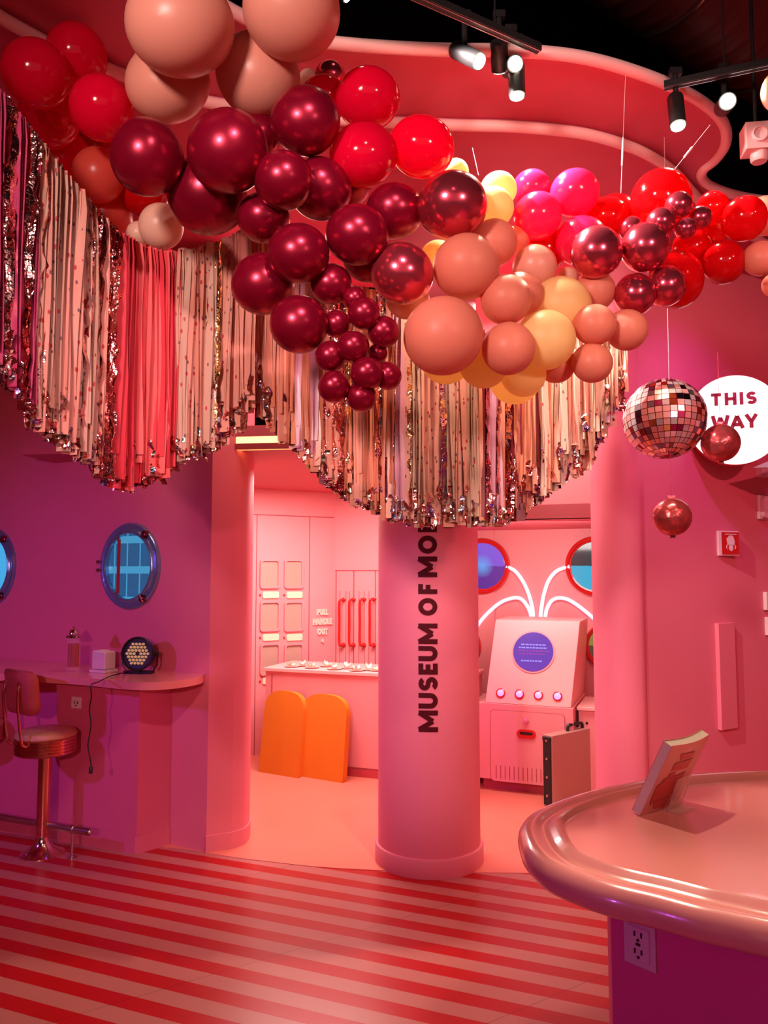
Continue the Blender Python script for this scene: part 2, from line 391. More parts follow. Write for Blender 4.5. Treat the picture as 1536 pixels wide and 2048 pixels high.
# pillar closing the left wall
A1, A2, A3, A4 = FP(462, 1697), FP(486, 1689), FP(496, 1679), FP(499, 1668)
A5 = A4 + Vector((-.12, .5, 0)); A6 = A0 + Vector((-.25, .75, 0))
pil = [(p.x, p.y) for p in [A0] + smooth_path([A1, A2, A3, A4], 6) + [A5, A6]]
struct(MB().prism(pil, 0, CAN, smooth=True).build('wall_pillar', PINK))
cx = (A0.x + A4.x + A5.x + A6.x) / 4; cy = (A0.y + A4.y + A5.y + A6.y) / 4
struct(MB().prism([(cx + (x - cx) * 1.035, cy + (y - cy) * 1.035) for x, y in pil], 0, .10).build('baseboard_pillar', PINK, bevel=.003))

# right rounded jamb and right wall
RP = un(1290, 1140, 4.75)
jc = un(1240, 1140, 4.86)
mb = MB(); R = .172
pts = [(jc.x + R * math.cos(math.radians(a)), jc.y + R * math.sin(math.radians(a))) for a in range(100, 315, 12)]
pts += [(RP.x, RP.y + .02), (RP.x + .2, RP.y + .6)]
mb.prism(pts, 0, CAN, smooth=True)
o = struct(mb.build('wall_jamb', PINK))
WR = Frame(RP, 31)
struct(MB().box((2.2, .06, 1.9), (4.5, .12, 3.8)).build('wall_right', PINK, loc=WR.P, rotz=WR.phi))

# alcove on the right
hp = un(1183, 1140, 5.35)
HD = Frame(hp, -21.5)
HZ = HD.loc(1183, 1035)[1]
mb = MB(); mb.box((-.38, .05, (HZ + CAN) / 2), (1.9, .10, CAN - HZ)); struct(mb.build('wall_header', PINKB, loc=HD.P, rotz=HD.phi))
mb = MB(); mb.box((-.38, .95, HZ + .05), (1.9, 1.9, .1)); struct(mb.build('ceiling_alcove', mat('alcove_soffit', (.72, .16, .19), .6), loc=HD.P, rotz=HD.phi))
mb = MB(); mb.box((.52, .85, 1.2), (.1, 1.6, 2.4)); mb.box((-1.28, .85, 1.2), (.1, 1.6, 2.4)); struct(mb.build('wall_alcove_side', PINKB, loc=HD.P, rotz=HD.phi))
ap = un(1070, 1140, 6.95)
AW = Frame(ap, -21.5)
struct(MB().box((0, .05, 1.2), (2.9, .1, 2.4)).build('wall_alcove', PINKB, loc=AW.P, rotz=AW.phi))

# locker wall and handle wall in the left room
lp = un(505, 1140, 7.2); LW = Frame(lp, 31)
cx_, _ = LW.loc(671, 1100)
corner = LW.w(cx_, 0)
HW = Frame(corner, -21.5)
TOPZ = LW.loc(507, 977)[1]
mb = MB(); mb.box((cx_ / 2 - .25, .05, TOPZ / 2 + .02), (cx_ + .5, .1, TOPZ + .04))
x0, z0 = LW.loc(508, 1029); x1, z1 = LW.loc(668, 1037)
struct(mb.build('wall_locker', PINKB, loc=LW.P, rotz=LW.phi))
mb = MB(); mb.box(((x0 + x1) / 2 - .05, -.001, z0), (x1 - x0 + .1, .006, .008)); 
for px in (512, 618): x, z = LW.loc(px, 1200); mb.box((x, -.001, z0 / 2), (.006, .006, z0))
struct(mb.build('trim_1', GROOVE, loc=LW.P, rotz=LW.phi))
struct(MB().box((.8, .05, TOPZ / 2 + .02), (1.6, .1, TOPZ + .04)).build('wall_handles', PINKB, loc=HW.P, rotz=HW.phi))
mb = MB(); x, z = HW.loc(700, 1141); mb.box((.5, -.001, z), (1.0, .006, .008)); zt = z
for px in (671.5, 707, 750): x, _ = HW.loc(px, 1200); mb.box((x + .004, -.001, z / 2), (.008, .006, z))
for px in (680, 692, 699, 718, 729, 738): x, _ = HW.loc(px, 1200); mb.box((x, -.001, z / 2 - .1), (.004, .004, z - .2))
struct(mb.build('trim_2', GROOVE, loc=HW.P, rotz=HW.phi))
# dropped ceiling of the left room with its cove light
CV = Frame(un(505, 1140, atz(540, 898, TOPZ).y), -8)
zc0 = CV.loc(540, 898)[1]; zc1 = CV.loc(540, 872)[1]; zc2 = CV.loc(540, 850)[1]
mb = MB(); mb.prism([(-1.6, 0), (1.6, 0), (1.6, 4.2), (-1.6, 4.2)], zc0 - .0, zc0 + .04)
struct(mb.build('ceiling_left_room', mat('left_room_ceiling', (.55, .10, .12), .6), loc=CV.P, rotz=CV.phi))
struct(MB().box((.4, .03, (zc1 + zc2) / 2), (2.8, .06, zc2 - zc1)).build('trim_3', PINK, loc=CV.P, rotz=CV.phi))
o = MB().box((.35, .02, (zc0 + zc1) / 2), (2.7, .03, zc1 - zc0)).build('cove_light', mat('warm_cove_glow', (1, .8, .4), .5, emit=(1, .72, .22), es=2.4), loc=CV.P, rotz=CV.phi)
tag(o, 'glowing yellow light strip along the edge of the dropped ceiling', 'ceiling light')

# canopy: two pink layers with pale tube trims
def cpath(pts, z): return smooth_path([atz(x, y, z) for x, y in pts], 8)
t1 = cpath([(180, -260), (300, -110), (400, -20), (500, 40), (600, 75), (690, 88), (800, 96), (900, 100), (1000, 101), (1100, 106), (1180, 118), (1260, 140), (1340, 170), (1405, 205), (1446, 245), (1452, 285), (1432, 318), (1408, 338), (1404, 356), (1425, 374), (1480, 392), (1560, 405), (1800, 440)], CAN)
t2 = cpath([(-260, -120), (-90, -25), (0, 34), (60, 68), (130, 105), (190, 128), (250, 152), (350, 190), (480, 215), (640, 236), (800, 246), (930, 251), (1020, 253), (1110, 260), (1180, 270), (1250, 290), (1300, 312), (1345, 342), (1385, 385), (1440, 440), (1560, 500)], CAN2)
poly = [(p.x, p.y) for p in t1] + [(4.9, 5.6), (4.9, 6.2), (2.6, 6.2), (-1.0, 5.5), (-5.5, 7.4), (-5.5, .5), (-3, .5)]
struct(MB().prism(poly, CAN, CAN + .015).build('ceiling_canopy', CANOPY))
poly = [(p.x, p.y) for p in t2] + [(4.2, 5.4), (2.4, 5.7), (-1.0, 5.45), (-5.5, 7.3), (-5.5, 1.2)]
struct(MB().prism(poly, CAN2, CAN - .001).build('ceiling_canopy_lower', CANOPY))
struct(MB().tube(t1, .026, 12).build('trim_4', TRIM)); struct(MB().tube(t2, .026, 12).build('trim_5', TRIM))

# =================================================================== COLUMN
f0 = FP(859, 1758)
RR = .305
cc = Vector((f0.x, f0.y + RR, 0)); cc.x = FP(858.5, 1735).x * (cc.y / FP(858.5, 1735).y)
RR = 106.5 / F * math.hypot(cc.y, 0) * .985; RS = RR * .945
colm = empty('round_column', cc, 'thick round pink column with vertical museum lettering at the middle of the opening', 'column')
MB().lathe([(RS, .05), (RS, CAN2)], 96).build('shaft', PINK, colm)
MB().lathe([(RR, 0), (RR, .098), (RR - .004, .104), (RS - .002, .104)], 96).build('base_ring', PINK, colm)
# lettering wraps round the shaft, reading upwards
capx = (838, 875)
letters = [('M', 1464, 1421), ('U', 1417, 1386), ('S', 1381, 1354), ('E', 1349, 1327), ('U', 1322, 1292), ('M', 1288, 1247), ('O', 1231, 1196), ('F', 1188, 1168), ('M', 1154, 1113), ('O', 1107, 1071), ('D', 1064, 1034)]
tocam = Vector((0 - cc.x, 0 - cc.y)); a_c = math.atan2(tocam.y, tocam.x)
Yf = cc.y - RS
ltr = []
for ch, y0, y1 in letters:
    z0 = un(857, y0, Yf).z; z1 = un(857, y1, Yf).z; H = .108; W = (z1 - z0)
    wdt = W / H
    t = .25
    def f(u, v, d, z0=z0):
        # u runs upwards, v (cap height) runs to the left as seen
        ang = a_c - ((v - .5) * H + .002) / RS
        r = RS + d
        return (r * math.cos(ang), r * math.sin(ang), z0 + u * H)
    m = MB(); stroke_mesh(m, glyph(ch, t, wdt), t, f, .003); m.build('letter', LETTER, colm)

# =================================================================== BAR ON THE LEFT
B1, B2, B3 = FP(272, 1707), FP(0, 1660), FP(-180, 1628)
B0 = FP(340, 1697)
bar = empty('snack_bar', (B1.x, B1.y, 0), 'long pink wall-mounted snack bar with glossy rounded top under the portholes', 'counter')
rel = lambda p: (p.x - B1.x, p.y - B1.y)
back = WL.w(-3.4, 0)
B0 = WL.w(WL.loc(341, 1500)[0], 0, .002)
body = [rel(B1), rel(B0), rel(WL.w(-3.4, 0, .002)), rel(B3)]
MB().prism(body, 0, 1.02).build('body', BARP, bar)
n_ = (B2 - B1).normalized(); nn = Vector((n_.y, -n_.x, 0)); nn = nn if nn.y < 0 else -nn
mb = MB(); q0 = B1 + nn * .012; q1 = B3 + nn * .012
mb.prism([rel(B1 + Vector((0.006, -.006, 0))), rel(q0), rel(q1), rel(B3)], 0, .1)
e_ = (B0 - B1).normalized(); en = Vector((e_.y, -e_.x, 0)); en = en if en.y < 0 else -en
mb.prism([rel(B1 + Vector((0, -.01, 0))), rel(B1 + en * .012), rel(B0 + en * .012), rel(B0)], 0, .1)
mb.build('baseboard', BARP, bar)
TZ = 1.06
fr_ = [atz(x, y, TZ - .043) for x, y in ((-330, 1352), (-150, 1356), (0, 1361), (90, 1365), (170, 1370), (235, 1377), (290, 1380), (345, 1377), (385, 1371), (404, 1366))]
frs = smooth_path(fr_, 5)
bk = [WL.w(WL.loc(409, 1352)[0] + .0, 0, .0), WL.w(-3.6, 0, .0)]
tp = [rel(p) for p in frs] + [rel(b) for b in bk]
ob = MB().prism(tp, TZ - .045, TZ).build('counter_top', COUNTER, bar, bevel=.018)
# outlet
BFr = Frame(B1, math.degrees(math.atan2((B1 - B3).y, (B1 - B3).x)))
x, z = BFr.loc(154, 1405)
ot = empty('wall_outlet', BFr.w(x, z, 0), 'small white power outlet plate on the bar front under the counter', 'outlet', BFr.phi)
MB().box((0, -.004, 0), (.078, .008, .072)).build('cover_plate', WHITE, ot, bevel=.002)
MB().box((-.012, -.0095, .002), (.004, .003, .018)).box((.012, -.0095, .002), (.004, .003, .018)).lathe([(.005, 0), (.005, .003)], 10, M=T(0, -.008, -.018) @ FACE).build('socket_slots', BLKM, ot)

# foot rail
fa, fb = BFr.loc(186, 1655), None
y0 = .16
rp = [FP(-200, 1615, .15), FP(0, 1630, .15), FP(90, 1642, .15), FP(180, 1655, .15)]
rp0 = BFr.w(BFr.loc(180, 1655, .2)[0], .165, .2); rp1 = BFr.w(BFr.loc(-200, 1600, .2)[0], .165, .2)
rail = empty('foot_rail', (rp0.x, rp0.y, 0), 'polished metal foot rail on short posts along the bar base', 'rail', BFr.phi)
Lr = (rp1 - rp0).length
MB().tube([(-Lr, 0, .165), (0, 0, .165)], .022, 16).lathe([(.0, .012), (.014, .010), (.022, 0), (.022, -.01)], 16, M=T(0, 0, .165) @ Ry(PI / 2)).build('rail_bar', STEEL, rail)
for q in (-.13, -1.3): MB().tube([(q, 0, 0), (q, 0, .15)], .009, 10).lathe([(.028, .0), (.028, .006)], 16, M=T(q, 0, 0)).tube([(q - .012, 0, .165), (q + .012, 0, .165)], .027, 14).build('rail_post', STEEL, rail)

# stool
def stool(loc, rz, label):
    t = empty('bar_stool', loc, label, 'stool', rz, 'chrome diner stools at the bar')
    MB().lathe([(.0, .16), (.035, .16), (.037, .10), (.045, .07), (.07, .035), (.11, .012), (.128, .004), (.128, 0)][::-1], 40).build('base', CHROME, t)
    MB().lathe([(.037, .10), (.038, .60)], 32).build('post', BRONZE, t)
    pr = [(.04, .595), (.165, .595)]
    for k in range(5): z = .60 + k * .019; pr += [(.168, z), (.176, z + .005), (.176, z + .012), (.168, z + .017)]
    pr += [(.165, .70), (.1, .70)]
    MB().lathe(pr, 48).build('ribbed_ring', BRONZE, t)
    MB().lathe([(.172, .695), (.178, .70), (.178, .712), (.165, .727), (.13, .737), (.06, .742), (0, .743)], 48).build('seat', mat('gold_sparkle_vinyl', (.80, .50, .25), .3, metal=.5, bump=.5, bscale=300), t)
    # backrest, on the -y side, curved
    vs = []; fs = []; nu, nv = 16, 10; rr_ = rrect(.36, .26, .06, 6)
    back = MB()
    def bp(u, v, d): a = u / .30; return (.30 * math.sin(a), -.20 - .30 * math.cos(a) + .30 - d - (v) * .12 + .0, .98 + v)
    n = len(rr_)
    ring = lambda sc_, d: [bp(x * sc_, z * (sc_ if sc_ < 1 else 1), d) for x, z in rr_]
    rings = [ring(.5, .024), ring(.86, .022), ring(1, .010), ring(1, -.010), ring(.86, -.022), ring(.5, -.024)]
    for r_ in rings: vs += r_
    for i in range(5):
        for k in range(n): fs.append((i * n + k, i * n + (k + 1) % n, (i + 1) * n + (k + 1) % n, (i + 1) * n + k))
    fs += [tuple(range(n))[::-1], tuple(5 * n + k for k in range(n))]
    back.add(vs, fs, 0, True).build('backrest', mat('rose_sparkle_vinyl', (.52, .10, .06), .32, metal=.45, bump=.4, bscale=260), t)
    for s in (-1, 1):
        pts = smooth_path([(s * .085, -.215, 1.04), (s * .085, -.226, .95), (s * .085, -.212, .82), (s * .085, -.195, .71), (s * .08, -.175, .672), (s * .07, -.10, .662)], 6)
        MB().tube(pts, .0085, 10).lathe([(.013, 0), (.011, .006), (0, .008)], 12, M=T(s * .085, -.222, 1.035) @ FACE).build('back_support', BRONZE, t)
    return t
s1 = FP(84, 1707); s1.z = 0
st = stool(s1, math.radians(-38), 'chrome diner stool with sparkly seat, full pedestal visible beside the bar')
s2 = copy_tree(st); p2 = FP(-62, 1672); s2.location = (p2.x, p2.y, 0); s2.rotation_euler.z = math.radians(-50)
tag(s2, 'chrome diner stool mostly cut off by the left edge of the picture')

# portholes
def porthole(px, py, label):
    x, z = WL.loc(px, py)
    xl = WL.loc(203, 1132, .03)[0]; xr = WL.loc(321, 1132, .03)[0]; rx = (xr - xl) / 2; rz = abs(WL.loc(262, 1045)[1] - WL.loc(262, 1219)[1]) / 2
    t = empty('porthole', WL.w(x, z, 0), label, 'porthole', WL.phi, 'portholes over the bar')
    S = Matrix.Diagonal((rx, rz, 1, 1)); M = FACE @ Matrix.Diagonal((rx, rz, 1, 1))
    MB().lathe([(1.0, 0), (1.0, .012), (.975, .024), (.93, .024), (.90, .020), (.86, .020), (.83, .034), (.79, .038), (.755, .032), (.75, .004)], 64, M=M).build('frame', mat('blue_tinted_chrome', (.26, .46, .66), .2, metal=.7, bump=.25, bscale=22), t)
    g, nt, b = (MATS['porthole_reflection'], None, None) if 'porthole_reflection' in MATS else nodes_of('porthole_reflection')
    if nt:  # reflection of a blue facade painted into the pane's emission
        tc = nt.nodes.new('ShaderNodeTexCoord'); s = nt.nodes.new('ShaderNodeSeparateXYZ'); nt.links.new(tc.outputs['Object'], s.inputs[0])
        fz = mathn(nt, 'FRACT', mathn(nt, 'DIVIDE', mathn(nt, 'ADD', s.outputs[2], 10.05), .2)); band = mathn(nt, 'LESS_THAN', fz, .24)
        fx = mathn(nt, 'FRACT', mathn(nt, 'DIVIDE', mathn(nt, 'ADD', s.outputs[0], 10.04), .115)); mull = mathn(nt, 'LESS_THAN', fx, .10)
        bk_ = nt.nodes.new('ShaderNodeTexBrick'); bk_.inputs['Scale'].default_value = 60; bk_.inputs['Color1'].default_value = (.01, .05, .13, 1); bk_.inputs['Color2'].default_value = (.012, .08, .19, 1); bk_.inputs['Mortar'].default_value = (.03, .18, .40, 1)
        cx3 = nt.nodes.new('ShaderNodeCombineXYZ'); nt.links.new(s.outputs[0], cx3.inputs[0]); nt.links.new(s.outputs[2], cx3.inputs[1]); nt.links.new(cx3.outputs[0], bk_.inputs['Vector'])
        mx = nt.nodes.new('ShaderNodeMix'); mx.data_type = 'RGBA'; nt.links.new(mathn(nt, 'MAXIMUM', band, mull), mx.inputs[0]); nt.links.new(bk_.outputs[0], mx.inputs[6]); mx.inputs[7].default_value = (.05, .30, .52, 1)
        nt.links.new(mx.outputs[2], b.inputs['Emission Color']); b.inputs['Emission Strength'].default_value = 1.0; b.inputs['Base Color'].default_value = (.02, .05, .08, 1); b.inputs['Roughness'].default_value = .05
    MB().lathe([(.76, .0), (.76, .006), (0, .006)], 48, M=M, smooth=False).build('pane', MATS['porthole_reflection'], t)
    for a in (52, -55): 
        MB().lathe([(.028, 0), (.026, .022), (.014, .03), (0, .03)], 16, M=T(rx * .9 * math.cos(math.radians(a)), -.015, rz * .9 * math.sin(math.radians(a))) @ FACE).tube([(rx * .82 * math.cos(math.radians(a)), -.04, rz * .82 * math.sin(math.radians(a))), (rx * 1.0 * math.cos(math.radians(a)), -.04, rz * 1.0 * math.sin(math.radians(a)))], .009, 8).build('latch', mat('dark_brass', (.25, .08, .06), .25, metal=1), t)
    for s_ in (-1, 1): MB().tube([(-rx * .9, -.02, s_ * .028), (-rx * 1.09, -.02, s_ * .028)], .008, 8).tube([(-rx * 1.06, -.02, s_ * .028), (-rx * 1.1, -.02, s_ * .028)], .013, 8).build('hinge', STEEL, t)
    return t, rx
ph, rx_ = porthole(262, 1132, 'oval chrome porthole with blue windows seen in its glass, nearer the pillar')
post = MB().box((-rx_ * .40, -.008, 0), (.028, .004, .36)).build('reflected_red_post', mat('reflected_post_red', (.16, .008, .01), .4, emit=(.16, .008, .01), es=.6), ph)  # glowing strip painted as part of the reflection in the glass
ph2, _ = porthole(-14, 1134, 'chrome porthole with plain light blue reflection at the left edge of the picture')
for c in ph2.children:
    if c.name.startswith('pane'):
        c.data = c.data.copy(); c.data.materials[0] = mat('light_blue_pane', (.02, .06, .1), .05, emit=(.05, .36, .68), es=1.1)  # even blue emission stands in for the reflection on this pane

# things on the bar
def on(px, py, z): p = atz(px, py, z); return p
p = on(146, 1343, TZ)
t = empty('straw_dispenser', p, 'glass straw dispenser full of red straws with chrome lid on the bar', 'straw dispenser', .2)
MB().lathe([(.048, 0), (.048, .012), (.043, .016), (.043, .215), (.040, .215), (.040, .016), (0, .016)], 32).build('glass_jar', mat('clear_glass', (.95, .75, .8), .04, alpha=.07), t)
mb = MB()
for k in range(26):
    a = k * 2.4; r = .033 * math.sqrt((k + .5) / 26); mb.tube([(r * math.cos(a), r * math.sin(a), .03), (r * math.cos(a + .2), r * math.sin(a + .2), .175)], .0042, 6)
tag(mb.build('red_straws', RED, t), kind='stuff')
MB().lathe([(.047, .212), (.047, .226), (.030, .236), (.028, .25), (.022, .262), (.006, .268), (.006, .284), (0, .286)], 32).build('lid', CHROME, t)
p = on(207, 1344, TZ)
t = empty('napkin_holder', p, 'pale pink square napkin holder between the straws and the black light', 'napkin holder', WL.phi)
MB().box((0, 0, .009), (.135, .11, .018)).build('tray', WHITE, t, bevel=.004)
MB().box((0, 0, .075), (.115, .09, .11)).build('box', WHITE, t, bevel=.008)
MB().box((-.02, -.002, .132), (.07, .075, .006)).build('napkins', mat('paper', (.9, .8, .78), .8), t)
p = on(279, 1346, TZ)
t = empty('stage_light', p, 'black round LED stage light on a bracket standing on the bar', 'light', math.radians(-6))
LM = T(0, 0, .118) @ Rx(math.radians(-8))
MB().lathe([(0, .09), (.06, .09), (.085, .05), (.092, 0), (.098, -.01), (.104, -.03), (.104, -.045), (.098, -.05), (.092, -.035), (0, -.03)][::1], 40, M=LM @ Rx(-PI / 2)).build('housing', BLKM, t)
mb = MB(); k = 0
for ring_, n in ((0, 1), (1, 6), (2, 12), (3, 18)):
    for i in range(n):
        sd = i // max(1, ring_); f_ = (i % ring_) / ring_ if ring_ else 0
        a, b = math.radians(sd * 60), math.radians(sd * 60 + 60); r = ring_ * .0225
        x = r * ((1 - f_) * math.cos(a) + f_ * math.cos(b)); z = r * ((1 - f_) * math.sin(a) + f_ * math.sin(b))
        if ring_: mb.lathe([(.0085, -.03), (.0085, .008), (.006, .011), (0, .0115)], 10, M=LM @ T(x, -.034, z) @ FACE)
mb.build('led_lens_cluster', mat('led_lens', (.75, .62, .30), .2, emit=(.8, .6, .25), es=.22), t)
MB().box((0, -.01, .008), (.185, .05, .016)).build('foot_plate', BLKM, t, bevel=.003)
for s in (-1, 1): MB().tube([(s * .085, 0, .012), (s * .112, 0, .05), (s * .112, 0, .13)], .005, 8).lathe([(.014, 0), (.014, .02)], 12, M=T(s * .100, 0, .12) @ Ry(s * PI / 2)).build('yoke_arm', BLKM, t)
# its cable
pts = [p + Vector((-.06, -.04, .012)), on(222, 1352, TZ + .008), on(196, 1364, TZ + .008)]
e1 = on(186, 1369, TZ + .004); e1.y -= .03
d0 = e1.y
pts += [e1, un(183, 1392, d0 - .01), un(179, 1420, d0 + .01), un(182, 1450, d0), un(176, 1490, d0 + .01), un(181, 1520, d0), un(182, 1536, d0)]
cb = MB().tube(smooth_path(pts, 6), .0035, 8)
o = cb.build('power_cable', BLKM); tag(o, 'thin black cable hanging from the bar light over the counter edge', 'cable')
MB().lathe([(.0, -.03), (.011, -.028), (.011, .004), (.004, .012)], 12, M=T(pts[-1])).build('plug', BLKM, o)

# =================================================================== LOCKER WALL DETAILS
for r_, (wy0, wy1, ly) in enumerate(((1122, 1173, 1190), (1206, 1258, 1275), (1291, 1345, 1362))):
    for c_, (wx0, wx1, lx0, lx1) in enumerate(((523, 555, 525, 557), (571, 602, 573, 604))):
        xa, za = LW.loc(wx0, wy0); xb, zb = LW.loc(wx1, wy1); cx2, cz2 = (xa + xb) / 2, (za + zb) / 2; wW, hH = xb - xa, za - zb
        rown = ('top', 'middle', 'bottom')[r_]; cn = ('left', 'right')[c_]
        t = empty('food_locker', LW.w(cx2, cz2, 0), f'pink locker door with frosted window, {rown} row, {cn} column', 'locker', LW.phi, 'locker doors on the back wall')
        fr = MB(); ou = rrect(wW + .035, hH + .035, .03); inn = rrect(wW, hH, .02); n = len(ou)
        vs = [(x, -.022, z) for x, z in ou] + [(x, -.022, z) for x, z in inn] + [(x, 0, z) for x, z in ou] + [(x, 0, z) for x, z in inn]
        fs = []
        for k in range(n):
            j = (k + 1) % n; fs += [(k, j, n + j, n + k), (2 * n + k, 2 * n + j, j, k), (n + k, n + j, 3 * n + j, 3 * n + k)]
        fr.add(vs, fs).build('door_frame', PINKB, t)
        MB().box((0, -.002, 0), (wW, .004, hH)).build('frosted_window', mat('frosted_window', (.50, .32, .26), .35), t)
        la, lz = LW.loc(lx0, ly); lb, _ = LW.loc(lx1, ly)
        pl = MB(); pl.prism(rrect(lb - la, .062, .015), 0, .012, M=T((la + lb) / 2 - cx2, 0, lz - cz2) @ FACE); pl.build('number_plate', mat('lit_cream_plate', (.9, .72, .5), .4, emit=(1, .72, .45), es=.12), t)
        MB().lathe([(.010, 0), (.008, .012), (0, .013)], 12, M=T(la - .025 - cx2, 0, lz - cz2) @ FACE).build('lock', RED, t)
# PULL HANDLE OUT sign
sx, sz = LW.loc(644, 1250)
t = empty('instruction_lettering', LW.w(sx, sz, 0), 'raised cream letters reading pull handle out with an arrow', 'sign', LW.phi)
LETC = mat('cream_raised_letters', (.92, .76, .62), .4)
for s_, py, sz2, cxo in (('PULL', 1224, .060, 0), ('HANDLE', 1243, .060, 0), ('OUT', 1263, .060, 0), ('>', 1282, .045, 0)):
    m = MB(); z = LW.loc(644, py)[1]; text_mesh(m, s_, sz2, .25, 0, z - sz, 0, .018, .10, xs=.64); m.build('arrow' if s_ == '>' else 'word', LETC, t)
# red handles
wh = ('leftmost', 'second from left', 'third from left', 'rightmost')
proto = None
for i, px in enumerate((679, 699, 720, 740)):
    xa, za = HW.loc(px, 1200, .06); _, zb = HW.loc(px, 1291, .06)
    if proto is None:
        Lh = za - zb
        proto = empty('pull_handle', HW.w(xa, zb, 0), '', 'handle', HW.phi, 'red pull handles')
        MB().tube(smooth_path([(0.02, -.0, Lh), (.015, -.05, Lh), (.0, -.065, Lh - .03), (0, -.065, Lh / 2), (0, -.065, .03), (.015, -.05, 0), (.02, 0, 0)], 6), .013, 10).build('grip', RED, proto)
        for z in (0, Lh): MB().lathe([(.022, 0), (.022, .008), (.013, .012)], 14, M=T(.02, 0, z) @ FACE).build('mount', RED, proto)
        h = proto
    else:
        h = copy_tree(proto); h.location = HW.w(xa, zb, 0)
    h['label'] = f'long red pull handle on the back wall, {wh[i]} of the four'

# service counter with cushions
cr = FP(755, 1560); CT = Frame(cr, -20)
xl, zt = CT.loc(529, 1337); ztop = CT.loc(755, 1347)[1]
t = empty('service_counter', CT.w(0, 0, 0), 'pink box counter with pale top in the left back room', 'counter', CT.phi)
xr = .75
MB().box(((xl + xr) / 2, .28, (ztop + .06) / 2), (xr - xl, .52, ztop - .06)).build('body', PINKB, t, bevel=.004)
MB().box(((xl + xr) / 2 , .28, ztop - .012), (xr - xl + .03, .56, .03)).build('top', mat('pale_pink_laminate', (.88, .45, .42), .3), t, bevel=.004)
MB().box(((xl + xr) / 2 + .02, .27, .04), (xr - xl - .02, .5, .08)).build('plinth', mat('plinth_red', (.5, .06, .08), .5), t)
MB().box((xl + .065, .0175, ztop / 2), (.006, .006, ztop - .1)).build('panel_seam', GROOVE, t)
# small white popcorn-like pieces on saucers
def dish(px, py, k):
    p = atz(px, py, ztop + .003)
    return p
spots = [(583, 1332), (607, 1330), (624, 1334), (654, 1331), (668, 1337), (693, 1335), (713, 1340), (738, 1338), (754, 1340)]
dl = ['flat-lying, first from the counter left end', 'second from the counter left end', 'third from the left, beside the second', 'fourth from the left, mid counter', 'fifth from the left, mid counter', 'sixth from the left', 'largest, rounded, near the right end', 'second from the right end', 'last at the right end by the column']
for k, (px, py) in enumerate(spots):
    p = atz(px, py + 2, ztop + .003)
    t = empty('paper_flower', p, 'crumpled cream paper flower on the counter, ' + dl[k], 'paper flower', k * 1.3, 'paper flowers on the service counter')
    mb = MB(); rnd = random.Random(k)
    MB().lathe([(.0, .0), (.045, .0), (.065, .010), (.062, .012), (.04, .004), (0, .004)], 20).build('saucer', mat('pale_saucer', (.86, .42, .38), .3), t)
    sz_ = .044 if k != 6 else .06
    for j in range(7):
        a = j * 2 * PI / 7 + rnd.random() * .5; r = sz_ * (.8 + .5 * rnd.random()); hh = .016 + .045 * rnd.random()
        q = Vector((math.cos(a), math.sin(a), 0)); s = Vector((-q.y, q.x, 0)) * .014
        mb.add([(0, 0, .006), q * r * .5 + s + Vector((0, 0, hh * .6)), q * r + Vector((0, 0, hh)), q * r * .5 - s + Vector((0, 0, hh * .5)), q * r * .4 + Vector((0, 0, .004))], [(0, 1, 2), (0, 2, 3), (0, 1, 4), (1, 2, 4), (2, 3, 4), (3, 0, 4)])
    mb.lathe([(0, .004), (.014, .01), (.018, .02), (.010, .032), (0, .036)], 10)
    mb.build('petals', CREAM, t)

def cushion(pl, pr, ytop, label, thick=.075):
    a, b = FP(*pl), FP(*pr); a = a + Vector((0, .0, 0)); fr = Frame(a, -30); W = (b - a).x / math.cos(math.radians(30)) * .98
    # how far back the counter face is
    m_ = (a + b) / 2; dist = (m_ - CT.P).dot(CT.n) + .05
    zt = un((pl[0] + pr[0]) / 2, ytop, m_.y + dist * .8).z
    tilt = math.atan2(max(.05, dist - thick - .025), zt); H = zt / math.cos(tilt)
    t = empty('arched_cushion', a, label, 'cushion', fr.phi, 'orange cushions leaning on the counter')
    rx, rz = W / 2, .17
    pts = [(0, 0), (W, 0)] + [(W / 2 + rx * math.copysign(abs(math.cos(math.radians(q))) ** .75, math.cos(math.radians(q))), H - rz + rz * math.sin(math.radians(q)) ** .8 if q not in (0, 180) else H - rz) for q in range(0, 181, 10)]
    M = Rx(-tilt) @ Matrix(((1, 0, 0, 0), (0, 0, -1, 0), (0, 1, 0, 0), (0, 0, 0, 1)))
    MB().prism(pts, -thick, -.012, M=M).build('pad', ORANGE, t, bevel=.018)
    MB().prism([(x * .97 + W * .015, z * .985 + .006) for x, z in pts], -thick - .012, -thick + .004, M=M).build('backing_board', mat('cushion_board', (.45, .04, .01), .6), t)
    return t
# flip: pad must be towards viewer, so thickness runs away from it
cushion((515, 1545), (597, 1555), 1378, 'orange arched velvet cushion leaning on the counter, darker left one')
cushion((593, 1553), (686, 1562), 1384, 'orange arched velvet cushion leaning on the counter, brighter right one')
p = FP(488, 1505)
t = empty('floor_cushion', (p.x, p.y, 0), 'yellow-orange cushion seat edge low beside the left pillar', 'cushion', math.radians(-8))
MB().box((.0, .2, .11), (.24, .4, .17)).build('pad', YELORANGE, t, bevel=.02)
MB().box((.0, .2, .014), (.22, .38, .028)).build('dark_base', BLKM, t)

